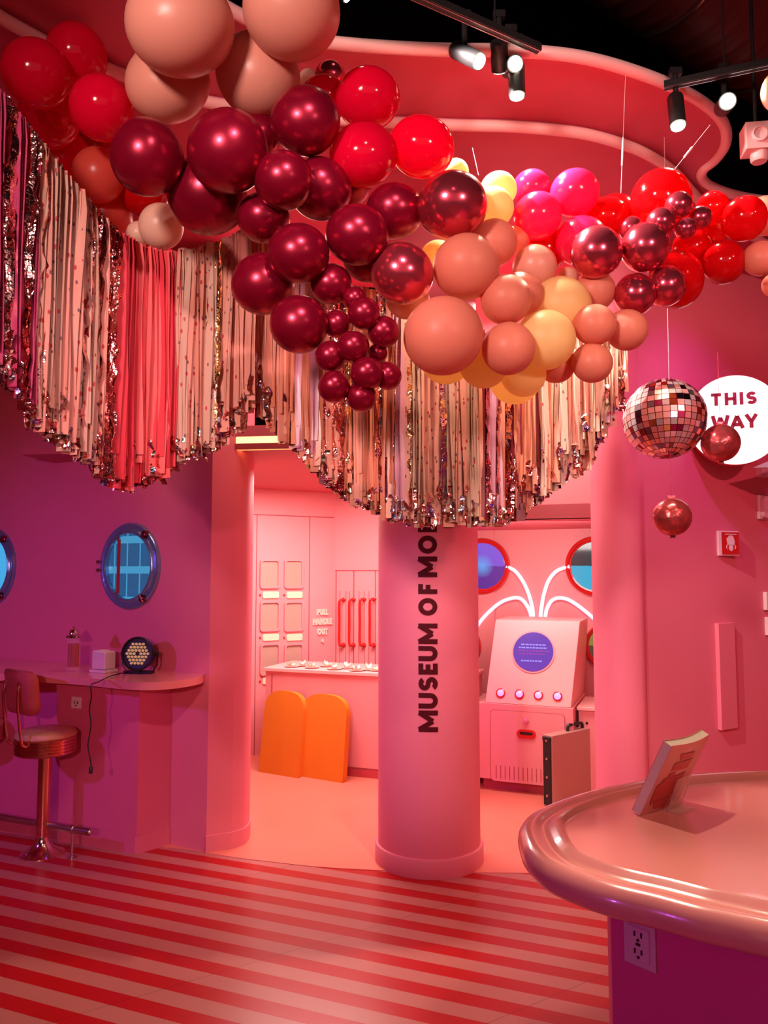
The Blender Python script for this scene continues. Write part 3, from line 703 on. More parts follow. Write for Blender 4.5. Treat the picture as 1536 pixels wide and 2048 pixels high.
# =================================================================== ALCOVE: CONSOLE, SCREENS, TUBES
def disc(F_, cx_px, cy_px, rpx_y, ratio, label, screen, words=None):
    x, z = F_.loc(cx_px, cy_px); r = abs(F_.loc(cx_px, cy_px - rpx_y)[1] - z)
    t = empty('round_screen', F_.w(x, z, 0), label, 'screen', F_.phi, 'red-rimmed round screens')
    MB().lathe([(r * .97, 0), (r, .02), (r * .98, .05), (r * .93, .058), (r * .88, .05), (r * .86, .03), (r * .80, .026), (r * .79, .02)], 64, M=FACE).build('rim', RED, t)
    MB().lathe([(r * .82, .0), (r * .82, .026), (r * .80, .028), (0, .028)], 64, M=FACE, smooth=False).build('display', screen, t)
    return t, r
def grad_screen(name, cols, split=None):
    m, nt, b = nodes_of(name); tc = nt.nodes.new('ShaderNodeTexCoord')
    s = nt.nodes.new('ShaderNodeSeparateXYZ'); nt.links.new(tc.outputs['Object'], s.inputs[0])
    top, bot, glow, g0 = cols
    n = nt.nodes.new('ShaderNodeTexNoise'); n.inputs['Scale'].default_value = 9; nt.links.new(tc.outputs['Object'], n.inputs['Vector'])
    zz = mathn(nt, 'ADD', s.outputs[2], mathn(nt, 'MULTIPLY', n.outputs['Fac'], .02))
    c = ramp(nt, mathn(nt, 'GREATER_THAN', zz, .01), [(0, bot), (1, top)])
    ln = nt.nodes.new('ShaderNodeVectorMath'); ln.operation = 'LENGTH'; cb_ = nt.nodes.new('ShaderNodeCombineXYZ')
    nt.links.new(mathn(nt, 'ADD', s.outputs[0], g0), cb_.inputs[0]); nt.links.new(s.outputs[2], cb_.inputs[2]); nt.links.new(cb_.outputs[0], ln.inputs[0])
    g = mathn(nt, 'SUBTRACT', 1, mathn(nt, 'MULTIPLY', ln.outputs['Value'], 9)); g = mathn(nt, 'MAXIMUM', g, 0)
    mx = nt.nodes.new('ShaderNodeMix'); mx.data_type = 'RGBA'; nt.links.new(g, mx.inputs[0]); nt.links.new(c, mx.inputs[6]); mx.inputs[7].default_value = (*glow, 1)
    nt.links.new(mx.outputs[2], b.inputs['Emission Color']); b.inputs['Emission Strength'].default_value = .9; b.inputs['Base Color'].default_value = (.02, .02, .03, 1); b.inputs['Roughness'].default_value = .08
    return m
sA, rA = disc(AW, 966, 1132, 56, 1, 'round red-rimmed screen showing a violet glowing sky, upper left beside the column', grad_screen('violet_planet_view', ((.20, .09, .72), (.09, .02, .32), (.12, .40, .95), 0)))
disc(AW, 1192, 1132, 60, 1, 'round red-rimmed screen with grey top and blue lower half, upper right by the jamb', grad_screen('grey_blue_planet_view', ((.06, .05, .05), (.05, .45, .70), (.10, .14, .16), 9)))
disc(AW, 918, 1292, 48, 1, 'round red-rimmed screen mostly hidden behind the column, lower left', grad_screen('olive_planet_view', ((.30, .22, .05), (.12, .05, .03), (.4, .3, .1), 9)))
disc(AW, 1218, 1292, 48, 1, 'round red-rimmed screen behind the right jamb, lower right', MATS['olive_planet_view'])
TUBE = mat('white_light_tube', (1, .85, .95), .3, emit=(1, .72, .86), es=.8)
tub = [([(1013, 1133), (1030, 1142), (1046, 1163), (1058, 1190), (1065, 1218), (1067, 1245)], 'from the upper left screen'),
       ([(1139, 1133), (1115, 1141), (1098, 1160), (1088, 1188), (1083, 1215), (1080, 1245)], 'from the upper right screen'),
       ([(950, 1258), (970, 1232), (998, 1207), (1022, 1197), (1040, 1197), (1053, 1210), (1061, 1228), (1062, 1245)], 'from the lower left screen'),
       ([(1196, 1245), (1170, 1222), (1140, 1201), (1118, 1196), (1103, 1202), (1094, 1218), (1091, 1232), (1090, 1245)], 'towards the lower right screen')]
for pts, nm in tub:
    q = []
    for i, (x, y) in enumerate(pts):
        lx, lz = AW.loc(x, y, .04); q.append(AW.w(lx, lz, .04))
    o = MB().tube(smooth_path(q, 6), .0165, 10).build('light_tube', TUBE); tag(o, 'curved white light tube arching ' + nm + ' to the console', 'light tube', 'light tubes above the console')

cbp = FP(1085, 1593); CN = Frame(cbp, -21.5)
xL = CN.loc(958, 1450)[0]; xR = CN.loc(1147, 1450)[0]; zc = CN.loc(1060, 1411)[1]
t = empty('scoop_console', CN.w(0, 0, 0), 'pink arcade-like console with slanted panel, round violet screen and four lit buttons', 'console', CN.phi)
zk = CN.loc(1085, 1583)[1] if False else .09
dep = .75
xa = CN.loc(970, 1404)[0]
MB().box(((xL + xR) / 2, .38, (zc + .09) / 2), (xR - xL, .76, zc - .09)).build('cabinet', PINKB, t, bevel=.006)
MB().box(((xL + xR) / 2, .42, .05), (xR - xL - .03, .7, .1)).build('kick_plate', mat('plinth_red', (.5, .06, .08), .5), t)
# slanted panel
back = .24
zt_ = None
X0b, X1b = CN.loc(970, 1404)[0], CN.loc(1142, 1416)[0]
X0t, zt_ = CN.loc(991, 1239, -back); X1t, zt2 = CN.loc(1160, 1243, -back)
vs = [(X0b, 0, zc), (X1b, 0, zc), (X1t, back, zt_), (X0t, back, zt_), (X0b, dep, zc), (X1b, dep, zc), (X1t, dep, zt_), (X0t, dep, zt_)]
MB().add(vs, [(0, 1, 2, 3), (3, 2, 6, 7), (1, 5, 6, 2), (0, 3, 7, 4), (4, 7, 6, 5), (0, 4, 5, 1)]).build('slanted_panel', mat('console_panel', (.84, .38, .36), .45), t, bevel=.006)
sl = math.atan2(zt_ - zc, back)      # slope angle
PM = T((X0b + X1b) / 2, 0, zc) @ Rx(sl)           # local xy on panel
Lp = math.hypot(back, zt_ - zc)
PX = (X0t + X1t) / 2 - (X0b + X1b) / 2
def pan(u, v, d=0): return PM @ Vector((u + PX * v / Lp, v, d))
def panM(u, v): return PM @ T(u + PX * v / Lp, v, 0)
MB().lathe([(.170, 0), (.170, .006), (.158, .006)], 48, M=panM(.0, Lp * .62)).build('screen_bezel', PINKB, t)
scn = MB().lathe([(.157, 0), (.157, .009), (0, .009)], 48, M=panM(.0, Lp * .62), smooth=False).build('round_display', mat('violet_screen', (.02, .01, .05), .2, emit=(.13, .05, .42), es=1.0), t)
for j, (dv, ww, c) in enumerate(((.055, .20, 0), (.03, .23, 0), (.005, .24, 1), (-.02, .21, 1), (-.075, .17, 0))):
    mb = MB(); rnd = random.Random(j); x = -ww / 2
    while x < ww / 2 - .01:
        l = rnd.uniform(.012, .03); mb.box((0, 0, .0095), (l, .010, .002), M=panM(x + l / 2, Lp * .62 + dv)); x += l + .006
    mb.build('text_line', mat('screen_text_blue', (.1, .1, .3), .5, emit=(.22, .20, .80), es=1) if c == 0 else mat('screen_text_purple', (.1, .02, .2), .5, emit=(.16, .01, .16), es=1), t)
for u in (-.215, -.068, .078, .222):
    b = MB().lathe([(.036, 0), (.036, .010), (.028, .014), (.028, .008)], 24, M=panM(u, Lp * .12)).build('button_ring', RED, t)
    MB().lathe([(.027, 0), (.026, .012), (.016, .018), (0, .020)], 20, M=panM(u, Lp * .12)).build('button_cap', mat('lilac_lit_button', (.5, .3, .8), .3, emit=(.62, .38, 1.0), es=.85), b)
# cabinet door
dx0, dz0 = CN.loc(981, 1419); dx1, dz1 = CN.loc(1129, 1430); _, dzb = CN.loc(1040, 1566)
dW, dH = dx1 - dx0, (dz0 + dz1) / 2 - dzb; dcx, dcz = (dx0 + dx1) / 2, ((dz0 + dz1) / 2 + dzb) / 2
MB().prism(rrect(dW + .008, dH + .008, .034), 0, .002, M=T(dcx, 0, dcz) @ FACE).build('door_gap', GROOVE, t)
door = MB().prism(rrect(dW, dH, .03), 0, .006, M=T(dcx, 0, dcz) @ FACE).build('cabinet_door', PINKB, t)
bx, bz = CN.loc(1052, 1441); MB().lathe([(.022, 0), (.022, .012), (.016, .012), (.014, .018), (0, .020)], 20, M=T(bx, -.006, bz) @ FACE).build('round_lock', mat('rose_button', (.75, .22, .35), .2, coat=.5), door)
bx, bz = CN.loc(1053, 1468)
MB().prism(rrect(.145, .068, .033), .004, .014, M=T(bx, 0, bz) @ FACE).build('handle_plate', RED, door)
MB().prism(rrect(.10, .022, .010), .012, .0155, M=T(bx, 0, bz + .006) @ FACE).build('handle_recess', mat('dark_recess', (.03, .003, .002), .5), door)
mb = MB()
for k in range(14):
    vx, vz = CN.loc(993 + k * 8.9, 1543 + k * .8); mb.box((vx, -.007, vz), (.005, .004, .098))
mb.build('vent_slots', GROOVE, door)
# low side ledges
for nm, pa, pb, zz in (('left', 935, 957, 1405), ('right', 1157, 1230, 1413)):
    xa_, z_ = CN.loc(pa, zz, -.12); xb_, _ = CN.loc(pb, zz, -.12)
    t2_ = empty('low_ledge', CN.w((xa_ + xb_) / 2, 0, -.12), 'low pink boxed ledge with pale top, ' + nm + ' of the console', 'ledge', CN.phi, 'ledges beside the console')
    wd = xb_ - xa_
    MB().box((0, .25, (z_ - .03) / 2), (wd, .5, z_ - .03)).build('body', PINKB, t2_)
    MB().box((0, .24, z_ - .012), (wd + .02, .53, .025)).build('top', mat('pale_pink_laminate', (.88, .45, .42), .3), t2_, bevel=.003)
    sx_ = (CN.loc(966 if nm == 'left' else 1164, 1440, -.12)[0] - (xa_ + xb_) / 2); MB().lathe([(.010, 0), (.010, .004), (0, .005)], 10, M=T(-.02 if nm == 'left' else -wd / 2 + .06, 0, z_ - .12) @ FACE).build('lock', LETTER, t2_)

# standing flat case
ca = FP(1107, 1617); CS = Frame(ca, 39)
zct = CS.loc(1107, 1472)[1]; Lc = CS.loc(1230, 1480)[0]
t = empty('portable_case', CS.w(0, 0, 0), 'upright slim grey case with black edge and handle standing behind the counter', 'case', CS.phi)
MB().box((Lc / 2, .045, zct / 2), (Lc, .09, zct)).build('shell', mat('grey_beige_case', (.46, .24, .20), .5), t, bevel=.004)
MB().box((-.004, .045, zct / 2 - .01), (.014, .066, zct - .05)).build('edge_strip', BLKM, t)
MB().box((-.008, .045, zct - .025), (.018, .07, .028)).build('corner_cap', BLKM, t, bevel=.003)
for k in range(4): MB().lathe([(.010, 0), (.008, .006), (0, .007)], 10, M=T(-.011, .045, .08 + k * .13) @ Ry(-PI / 2)).build('rivet', STEEL, t)
hx = CS.loc(1160, 1460)[0]
MB().tube(smooth_path([(hx - .09, .045, zct), (hx - .085, .045, zct + .03), (hx - .06, .045, zct + .04), (hx + .06, .045, zct + .04), (hx + .085, .045, zct + .03), (hx + .09, .045, zct)], 4), .012, 8).build('handle', BLKM, t)

# neon hook by the cove
p_ = [un(x, y, 5.15) for x, y in ((536, 540), (536, 700), (536, 820), (537, 850), (541, 864), (549, 866), (553, 858), (552, 838), (551, 815))]
o = MB().tube(smooth_path(p_, 5), .012, 8).build('bent_tube', mat('pale_pink_tube', (.9, .5, .45), .4)); tag(o, 'small pale pink J-bent tube hanging in front of the cove light', 'tube')

# =================================================================== RIGHT WALL THINGS
x, z = WR.loc(1450, 1087)
t = empty('fire_alarm_sign', WR.w(x, z, 0), 'small square red fire equipment sign with a white bell symbol on the right wall', 'sign', WR.phi - .25)
MB().box((0, -.018, 0), (.165, .04, .165)).build('backing', WHITE, t, bevel=.003)
MB().box((.008, -.040, 0), (.135, .006, .148)).build('red_face', mat('fire_sign_red', (.55, .01, .01), .4), t)
mb = MB().prism([(-.026, -.02), (.026, -.02), (.03, .0), (.022, .03), (.012, .042), (-.012, .042), (-.022, .03), (-.034, .02), (-.03, 0)], 0, .003, M=T(.010, -.043, .010) @ FACE)
mb.prism([(-.018, -.05), (.018, -.05), (0, -.064)], 0, .003, M=T(.010, -.043, .010) @ FACE).box((.010, -.0445, -.026), (.03, .003, .026)).box((.010, -.0445, .06), (.09, .003, .005))
for s in (-1, 1): mb.tube([(.010 + s * .03, -.045, -.01), (.010 + s * .038, -.045, -.025), (.010 + s * .03, -.045, -.038)], .0025, 6)
mb.build('bell_symbol', WHITE, t)
x0_, z0_ = WR.loc(1437, 1247, .03); x1_, z1_ = WR.loc(1482, 1457, .05)
t = empty('wall_panel_box', WR.w((x0_ + x1_) / 2, (z0_ + z1_) / 2, 0), 'tall narrow pink access panel box on the right wall', 'panel', WR.phi)
MB().box((0, -.015, 0), (x1_ - x0_, .03, z0_ - z1_)).build('box', PINK, t, bevel=.003)
x, z = WR.loc(1521, 1015)
t = empty('alarm_strobe', WR.w(x, z, 0), 'white rounded alarm strobe device high on the right wall', 'alarm', WR.phi)
MB().box((0, -.012, 0), (.10, .024, .17)).build('base_plate', WHITE, t, bevel=.006)
MB().prism(rrect(.085, .15, .03), .02, .055, M=FACE).build('lens_cover', mat('pale_pink_plastic', (.85, .60, .62), .3), t, bevel=.008)
x, z = WR.loc(1518, 945)
t = empty('exit_light', WR.w(x, z, 0), 'small pale box device right under the sign bracket on the wall', 'device', WR.phi)
MB().box((0, -.03, 0), (.10, .06, .075)).build('housing', mat('pale_pink_plastic', (.85, .60, .62), .3), t, bevel=.005); MB().box((0, -.064, 0), (.06, .01, .045)).build('window', WHITE, t, bevel=.003)
for px, py, nm in ((1531, 1202, 'upper plain white wall switch box at the right edge'), (1534, 1252, 'lower white thermostat with dark screen at the right edge')):
    x, z = WR.loc(px, py)
    t = empty('wall_switch' if py < 1230 else 'thermostat', WR.w(x, z, 0), nm, 'switch' if py < 1230 else 'thermostat', WR.phi)
    MB().box((.01, -.014, 0), (.08, .028, .125)).build('cover', WHITE, t, bevel=.005)
    if py > 1230: MB().box((.012, -.029, .03), (.026, .003, .028)).build('screen', BLKM, t)
    else: MB().box((.012, -.030, 0), (.026, .005, .05)).build('rocker', CREAM, t, bevel=.002)
# round THIS WAY sign hung on a bracket
SF = Frame(un(1468, 840, 4.9), -14)
z = SF.loc(1470, 840)[1]; r = abs(SF.loc(1470, 750)[1] - z)
x = SF.loc(1470, 840)[0]
t = empty('direction_sign', SF.w(x, z, 0), 'lit round white sign with red letters reading this way and an arrow', 'sign', SF.phi)
MB().lathe([(r * .99, -.07), (r, -.06), (r, .004), (r * .985, .006)], 64, M=FACE).build('drum_rim', mat('sign_red_rim', (.6, .04, .04), .4), t)
MB().lathe([(r * .985, 0), (r * .985, .008), (0, .008)], 64, M=FACE, smooth=False).build('lit_face', mat('lit_white_face', (.9, .9, .85), .4, emit=(1, .93, .84), es=1.25), t)
SL = mat('sign_letter_red', (.40, .03, .04), .5)
for s_, py in (('THIS', 798), ('WAY', 844)):
    m = MB(); zz = SF.loc(1468, py)[1]; text_mesh(m, s_, (.082 if s_ == 'THIS' else .088), .26, -.005, zz - z, -.008, .004, .26 if s_ == 'THIS' else .02); m.build('word', SL, t)
m = MB(); zz = SF.loc(1468, 887)[1]; text_mesh(m, '>', .06, .2, .0, zz - z, -.008, .004); m.build('arrow', SL, t)
bx = SF.w(x + r + .1, z - r * .95, -.05)
wx, _ = WR.loc(1560, 900)
t3 = MB().add([SF.w(x + .1, z - r - .015, -.03), SF.w(x + .55, z - r - .015, -.03), SF.w(x + .55, z - r * .35, -.03), SF.w(x + .42, z - r * .6, -.03)], [(0, 1, 2, 3)]).build('sign_bracket', mat('grey_bracket', (.45, .32, .33), .5), solid=.03)
tag(t3, 'pale triangular wall bracket beside the lower right of the round sign', 'bracket')

# =================================================================== FOREGROUND COUNTER
Zt = 1.05
out_px = [(1700, 1540), (1536, 1548), (1423, 1553), (1322, 1561), (1255, 1572), (1171, 1591), (1104, 1612), (1060, 1638), (1037, 1668), (1040, 1706), (1056, 1742), (1090, 1778), (1154, 1814), (1222, 1838), (1306, 1860), (1390, 1885), (1457, 1901), (1536, 1920), (1700, 1955)]
OUT = smooth_path([atz(x, y, 1.03 - .04 * max(0, min(1, (i - 6) / 6)) ** 1.0) for i, (x, y) in enumerate(out_px)], 6)
for p in OUT: p.z = 0
t = empty('reception_counter', (OUT[0].x, OUT[0].y, 0), 'large glossy peach-pink counter with rounded moulded rim in the right foreground', 'counter')
org = Vector((OUT[0].x, OUT[0].y, 0))
n = len(OUT); nrm = []
for i in range(n):
    a = OUT[max(0, i - 1)]; b = OUT[min(n - 1, i + 1)]; d = (b - a).normalized(); nrm.append(Vector((-d.y, d.x, 0)))
cen = Vector((1.1, 1.9, 0))
if nrm[n // 2].dot(cen - OUT[n // 2]) < 0: nrm = [-v for v in nrm]
prof = [(.030, .985), (.012, .988), (.003, .998), (0, 1.012), (.003, 1.028), (.012, 1.042), (.026, 1.050), (.042, 1.051), (.054, 1.046), (.062, 1.042), (.074, 1.042), (.088, 1.048), (.098, 1.056), (.106, 1.059), (.114, 1.056), (.120, 1.048), (.128, 1.045), (.135, 1.045)]
vs = []; fs = []
# inward offset with shrinking at the tight tip: use inner limit
for o_, z in prof:
    for i in range(n): q = OUT[i] + nrm[i] * o_ * .95 - org; vs.append((q.x, q.y, z))
m_ = len(prof)
for j in range(m_ - 1):
    for i in range(n - 1): fs.append((j * n + i, j * n + i + 1, (j + 1) * n + i + 1, (j + 1) * n + i))
MB().add(vs, fs, 0, True).build('moulded_rim', COUNTER, t)
inner = [OUT[i] + nrm[i] * .128 * .95 - org for i in range(n)]
MB().prism([(p.x, p.y) for p in inner], 1.0, 1.0452).build('table_top', COUNTER, t)
MB().prism([(p.x, p.y) for p in [OUT[i] + nrm[i] * .03 - org for i in range(n)]], .985, 1.0).build('underside', DESKP, t)
k0 = atz(1222, 1850, .97); kc = Vector((k0.x, k0.y, 0)); kd = Vector((math.cos(math.radians(-48)), math.sin(math.radians(-48)), 0)); 
kc = kc + Vector((.01, .02, 0))
# corner so that its vertical edge sits at px 1222
kY = 1.80; kq = un(1222, 1900, kY); kc = Vector((kq.x, kq.y, 0))
k1 = kc + kd * 1.6; k2 = kc + Vector((.25, .95, 0)) * .45; k3 = k2 + Vector((1.2, .2, 0))
kr = lambda p: (p.x - org.x, p.y - org.y)
MB().prism([kr(kc), kr(k1), kr(k1 + Vector((.6, .6, 0))), kr(k3), kr(k2)], 0, .99).build('base_panel', DESKP, t, bevel=.006)
KF = Frame(kc, -48)
x, z = KF.loc(1281, 1886)
ot2 = empty('counter_outlet', KF.w(x, z, 0), 'white double outlet plate on the magenta side of the foreground counter', 'outlet', KF.phi)
MB().box((0, -.003, 0), (.075, .006, .098)).build('cover_plate', mat('outlet_plate_lilac', (.72, .42, .50), .4), ot2, bevel=.002)
MB().box((0, -.0075, 0), (.05, .004, .070)).build('socket_block', mat('outlet_plate_lilac', (.72, .42, .50), .4), ot2, bevel=.001)
mb = MB()
for s in (-.018, .018):
    for dx_ in (-.008, .008): mb.box((dx_, -.0105, s + .003), (.003, .003, .010))
    mb.lathe([(.003, 0), (.003, .003)], 8, M=T(0, -.009, s - .009) @ FACE)
mb.box((0, -.0105, 0), (.010, .003, .005)); mb.build('socket_slots', LETTER, ot2)

# book on a clear stand
A = atz(1279, 1632, 1.0455)
wv = Vector((.161, .15, 0)); hv = Vector((.057, -.08, .20)); hv = (hv - wv * hv.dot(wv) / wv.length_squared)
nv = wv.cross(hv).normalized()
wN, hN = wv.normalized(), hv.normalized()
BMx = Matrix((( wN.x, nv.x, hN.x, 0), (wN.y, nv.y, hN.y, 0), (wN.z, nv.z, hN.z, 0), (0, 0, 0, 1)))
t = empty('paperback_book', A, 'thick white paperback with red cover drawing leaning upright on the glossy counter', 'book')
bw, bh, bt = wv.length, hv.length, .024
def curv(x): return .010 * math.sin(PI * min(1, x / bw)) 
N_ = 12
def slab(y0, y1, x0, x1, z0, z1):
    vs = []; fs = []
    for i in range(N_ + 1):
        x = x0 + (x1 - x0) * i / N_; c = curv(max(0, x))
        vs += [(x, y0 + c, z0), (x, y1 + c, z0), (x, y1 + c, z1), (x, y0 + c, z1)]
    for i in range(N_):
        a = i * 4; b = a + 4
        for k in range(4): fs.append((a + k, b + k, b + (k + 1) % 4, a + (k + 1) % 4))
    fs += [(3, 2, 1, 0), (N_ * 4, N_ * 4 + 1, N_ * 4 + 2, N_ * 4 + 3)]
    return MB().add(vs, fs, 0, False, BMx)
slab(-bt, 0, 0, bw - .004, 0.002, bh - .003).build('page_block', mat('cream_paper', (.86, .72, .58), .7), t)
slab(0, .0012, -.001, bw, 0, bh).build('front_cover', mat('pale_pink_cover', (.86, .36, .30), .35), t)
slab(-bt - .0012, -bt, -.001, bw, 0, bh).build('back_cover', mat('cover_back', (.75, .3, .25), .4), t)
art = MB()
def ap(pts): 
    pts = pts[:4]; a, b, c, d = [Vector((x, 0, z)) for x, z in pts]; N2 = 8; vs = []
    for i in range(N2 + 1):
        q = i / N2; lo = d.lerp(c, q); hi = a.lerp(b, q)
        for p in (lo, hi): vs.append(BMx @ Vector((p.x, .0030 + curv(p.x), p.z)))
    art.add(vs, [(2 * i, 2 * i + 2, 2 * i + 3, 2 * i + 1) for i in range(N2)])
ap([(.06, .192), (.14, .188), (.14, .172), (.07, .170)])
ap([(.05, .165), (.15, .165), (.135, .136), (.045, .140)])
ap([(.045, .132), (.075, .134), (.07, .118), (.048, .118)])
ap([(.03, .118), (.14, .122), (.125, .055), (.02, .045)])
ap([(.012, .098), (.028, .104), (.026, .03), (.014, .04)])
ap([(.03, .045), (.11, .052), (.10, .012), (.045, .018)])
ap([(.13, .09), (.155, .095), (.15, .03), (.128, .03)])
for k in range(7): ap([(.160, .04 + k * .011), (.175, .042 + k * .011), (.175, .045 + k * .011), (.160, .043 + k * .011)])
art.build('cover_drawing', mat('cover_red_ink', (.66, .07, .06), .4), t)
sp0 = A + wN * .10
t = empty('clear_book_stand', (sp0.x + .03, sp0.y + .01, 1.046), 'small clear acrylic stand propping the book on the counter', 'stand', math.atan2(wN.y, wN.x))
AC = mat('clear_acrylic', (.95, .62, .55), .04, alpha=.35)
MB().box((0, -.035, .002), (.08, .05, .003)).add([(-.04, -.02, .004), (.04, -.02, .004), (.04, -.05, .09), (-.04, -.05, .09), (-.04, -.024, .004), (.04, -.024, .004), (.04, -.054, .09), (-.04, -.054, .09)], [(0, 1, 2, 3), (7, 6, 5, 4), (0, 4, 5, 1), (1, 5, 6, 2), (2, 6, 7, 3), (3, 7, 4, 0)]).build('acrylic_sheet', AC, t)

# =================================================================== CEILING GEAR
GLOW = mat('lamp_lens_glow', (1, .95, .8), .3, emit=(1, .93, .72), es=14)
def lamp(px, py, Y, dirv, length, label, rad=.034, e=0, ang=50, c=(1, .88, .66), hang=None, backo=True):
    p = un(px, py, Y)              # lens centre
    d = Vector(dirv).normalized()
    t = empty('track_spotlight', p, label, 'spotlight', 0, 'black track spotlights')
    M = dirM(-d)
    MB().lathe([(rad * .82, -.002), (rad, -.004), (rad, length), (rad * .9, length + .008), (0, length + .008)], 28, M=M).build('housing', BLKM, t)
    MB().lathe([(rad * .85, .004), (rad * .85, .006), (0, .006)], 24, M=M @ T(0, 0, -.012), smooth=False).build('lens', GLOW, t)
    top = (-d) * length * .6
    hz = hang if hang else .16
    MB().tube([top + Vector((0, 0, 0)), top + Vector((0, .0, .06)), top + Vector((0, 0, hz))], .012, 8).box((top.x, top.y, top.z + hz + .005), (.05, .03, .03)).build('mount_arm', BLKM, t)
    if e: spot(p + d * .06, p + d * 2, ang, e, c, .4, .03)
    return t
WARM = (1, .86, .62)
lamp(957, 122, 2.92, (.55, -.5, -.66), .15, 'black track spotlight glowing, tilted down right, leftmost of the lit ones', e=110, ang=90)
lamp(1030, 128, 2.98, (.05, -.9, -.42), .13, 'black track spotlight glaring straight at the viewer, end of its track', e=70, ang=80)
lamp(1034, 190, 3.02, (0, -.05, -1), .13, 'black track spotlight cylinder pointing straight down under the glaring one', rad=.034, e=130, ang=90)
lamp(1000, 138, 3.06, (.15, .75, -.5), .10, 'short dark spotlight head beside the glaring one, aimed away', rad=.036, e=0)
lamp(1356, 250, 3.14, (-.05, -.28, -1), .15, 'black track spotlight pointing down with its warm lens lit, on the right track', e=110, ang=85)
lamp(1455, 203, 3.08, (-.25, -.9, -.35), .13, 'brightest spotlight at the far right glaring at the viewer', rad=.036, e=80, ang=85)
lamp(697, -12, 2.78, (1.0, .22, -.85), .14, 'spotlight at the top picture edge beside the upper peach balloon', e=420, ang=64, c=(1, .86, .84))
for a, b, nm in (((560, -130), (1078, 98), 'black lighting track rail running towards the glaring spotlights'), ((1328, 172), (1760, 78), 'black lighting track rail on the right above the downward spotlight')):
    pa, pb = atz(*a, 3.78), atz(*b, 3.78); d = (pb - pa).normalized(); s = d.cross(Vector((0, 0, 1))).normalized()
    t = empty('track_rail', pa, nm, 'track rail', math.atan2(d.y, d.x), 'lighting tracks')
    L = (pb - pa).length
    MB().box((L / 2, 0, 0), (L, .036, .03)).build('rail', BLKM, t, bevel=.002)
    for y_ in (-.011, .011): MB().box((L / 2, y_, -.016), (L, .003, .003)).build('contact_strip', STEEL, t)
    for q in (.3, .8): MB().tube([(L * q, 0, .015), (L * q, 0, .55)], .004, 6).build('hanger_rod', BLKM, t)
# ducts
DU = mat('dark_red_duct', (.10, .025, .02), .5, metal=.3)
ax0, ax1 = Vector((.25, 2.75, 4.72)), Vector((3.6, 5.05, 4.72)); dv = (ax1 - ax0)
pts = []; rad_ = []
for k in range(200):
    pts.append(ax0 + dv * k / 199); rad_.append(.36 + (.006 if k % 6 < 1 else 0))
o = MB().tube(pts, rad_, 40).build('air_duct', DU); tag(o, 'large dark round spiral air duct crossing the black ceiling', 'duct')
for k in (70, 110): MB().tube([pts[k] + Vector((.36 * math.cos(a) * .56, -.36 * math.cos(a) * .83, .37 * math.sin(a))) for a in [i * PI / 12 for i in range(0, 25)]], .008, 6).tube([pts[k] + Vector((0, 0, .36)), pts[k] + Vector((0, 0, .56))], .006, 6).build('hanger_band', STEEL, o)
o = MB().tube([Vector((-1.5, 3.0, 4.9)), Vector((.6, 3.9, 4.9))], .07, 16).build('conduit_pipe', mat('very_dark_pipe', (.05, .015, .012), .5)); tag(o, 'dark conduit pipe under the black ceiling above the track', 'pipe')
# speaker / emergency light box at right
p = un(1512, 280, 3.2)
t = empty('emergency_light', p, 'pale pink hanging emergency light box with round lamps by the right edge', 'emergency light', math.radians(-8))
PK = mat('pale_box_pink', (.75, .40, .37), .45)
MB().box((0, 0, 0), (.11, .09, .12)).build('box', PK, t, bevel=.004)
MB().lathe([(.033, 0), (.033, .012), (.027, .014), (.027, .006), (0, .005)], 24, M=T(0, -.045, .0) @ FACE).build('round_lamp', mat('pale_lamp_ring', (.86, .52, .50), .3), t)
MB().lathe([(.036, 0), (.036, -.03), (.030, -.04), (0, -.04)][::-1], 24, M=T(.01, 0, -.06)).build('lower_lamp', PK, t)
MB().tube([(0, 0, .06), (0, 0, 2.1)], .008, 8).build('hanger_rod', BLKM, t)

# =================================================================== BALLOONS
def balloon_mesh(kind):
    me_b = MB(); prof = []
    for k in range(0, 25):
        a = PI * k / 24; z = -math.cos(a); r = math.sin(a)
        if z < 0: z2 = z * (1.0 + .06 * abs(z)); r *= 1 - .03 * abs(z)
        else: z2 = z
        prof.append((max(r, .0), z2))
    prof[0] = (.045, prof[0][1] - .01)
    prof = [(.0, prof[0][1] - .17), (.075, prof[0][1] - .165), (.06, prof[0][1] - .14), (.03, prof[0][1] - .09), (.035, prof[0][1] - .04)] + prof
    me_b.lathe(prof, 40)
    o = me_b.build('balloon', BM[kind]); me = o.data
    for p in me.polygons: p.use_smooth = True
    bpy.data.objects.remove(o); me.name = 'balloon_' + kind; return me
BME = {k: balloon_mesh(k) for k in BM}
BN = {'P': 'pale peach', 'S': 'salmon', 'Y': 'pale yellow', 'W': 'whitish pink', 'R': 'glossy red', 'K': 'hot pink', 'D': 'deep red', 'L': 'coral', 'B': 'burgundy chrome', 'C': 'rose burgundy chrome'}
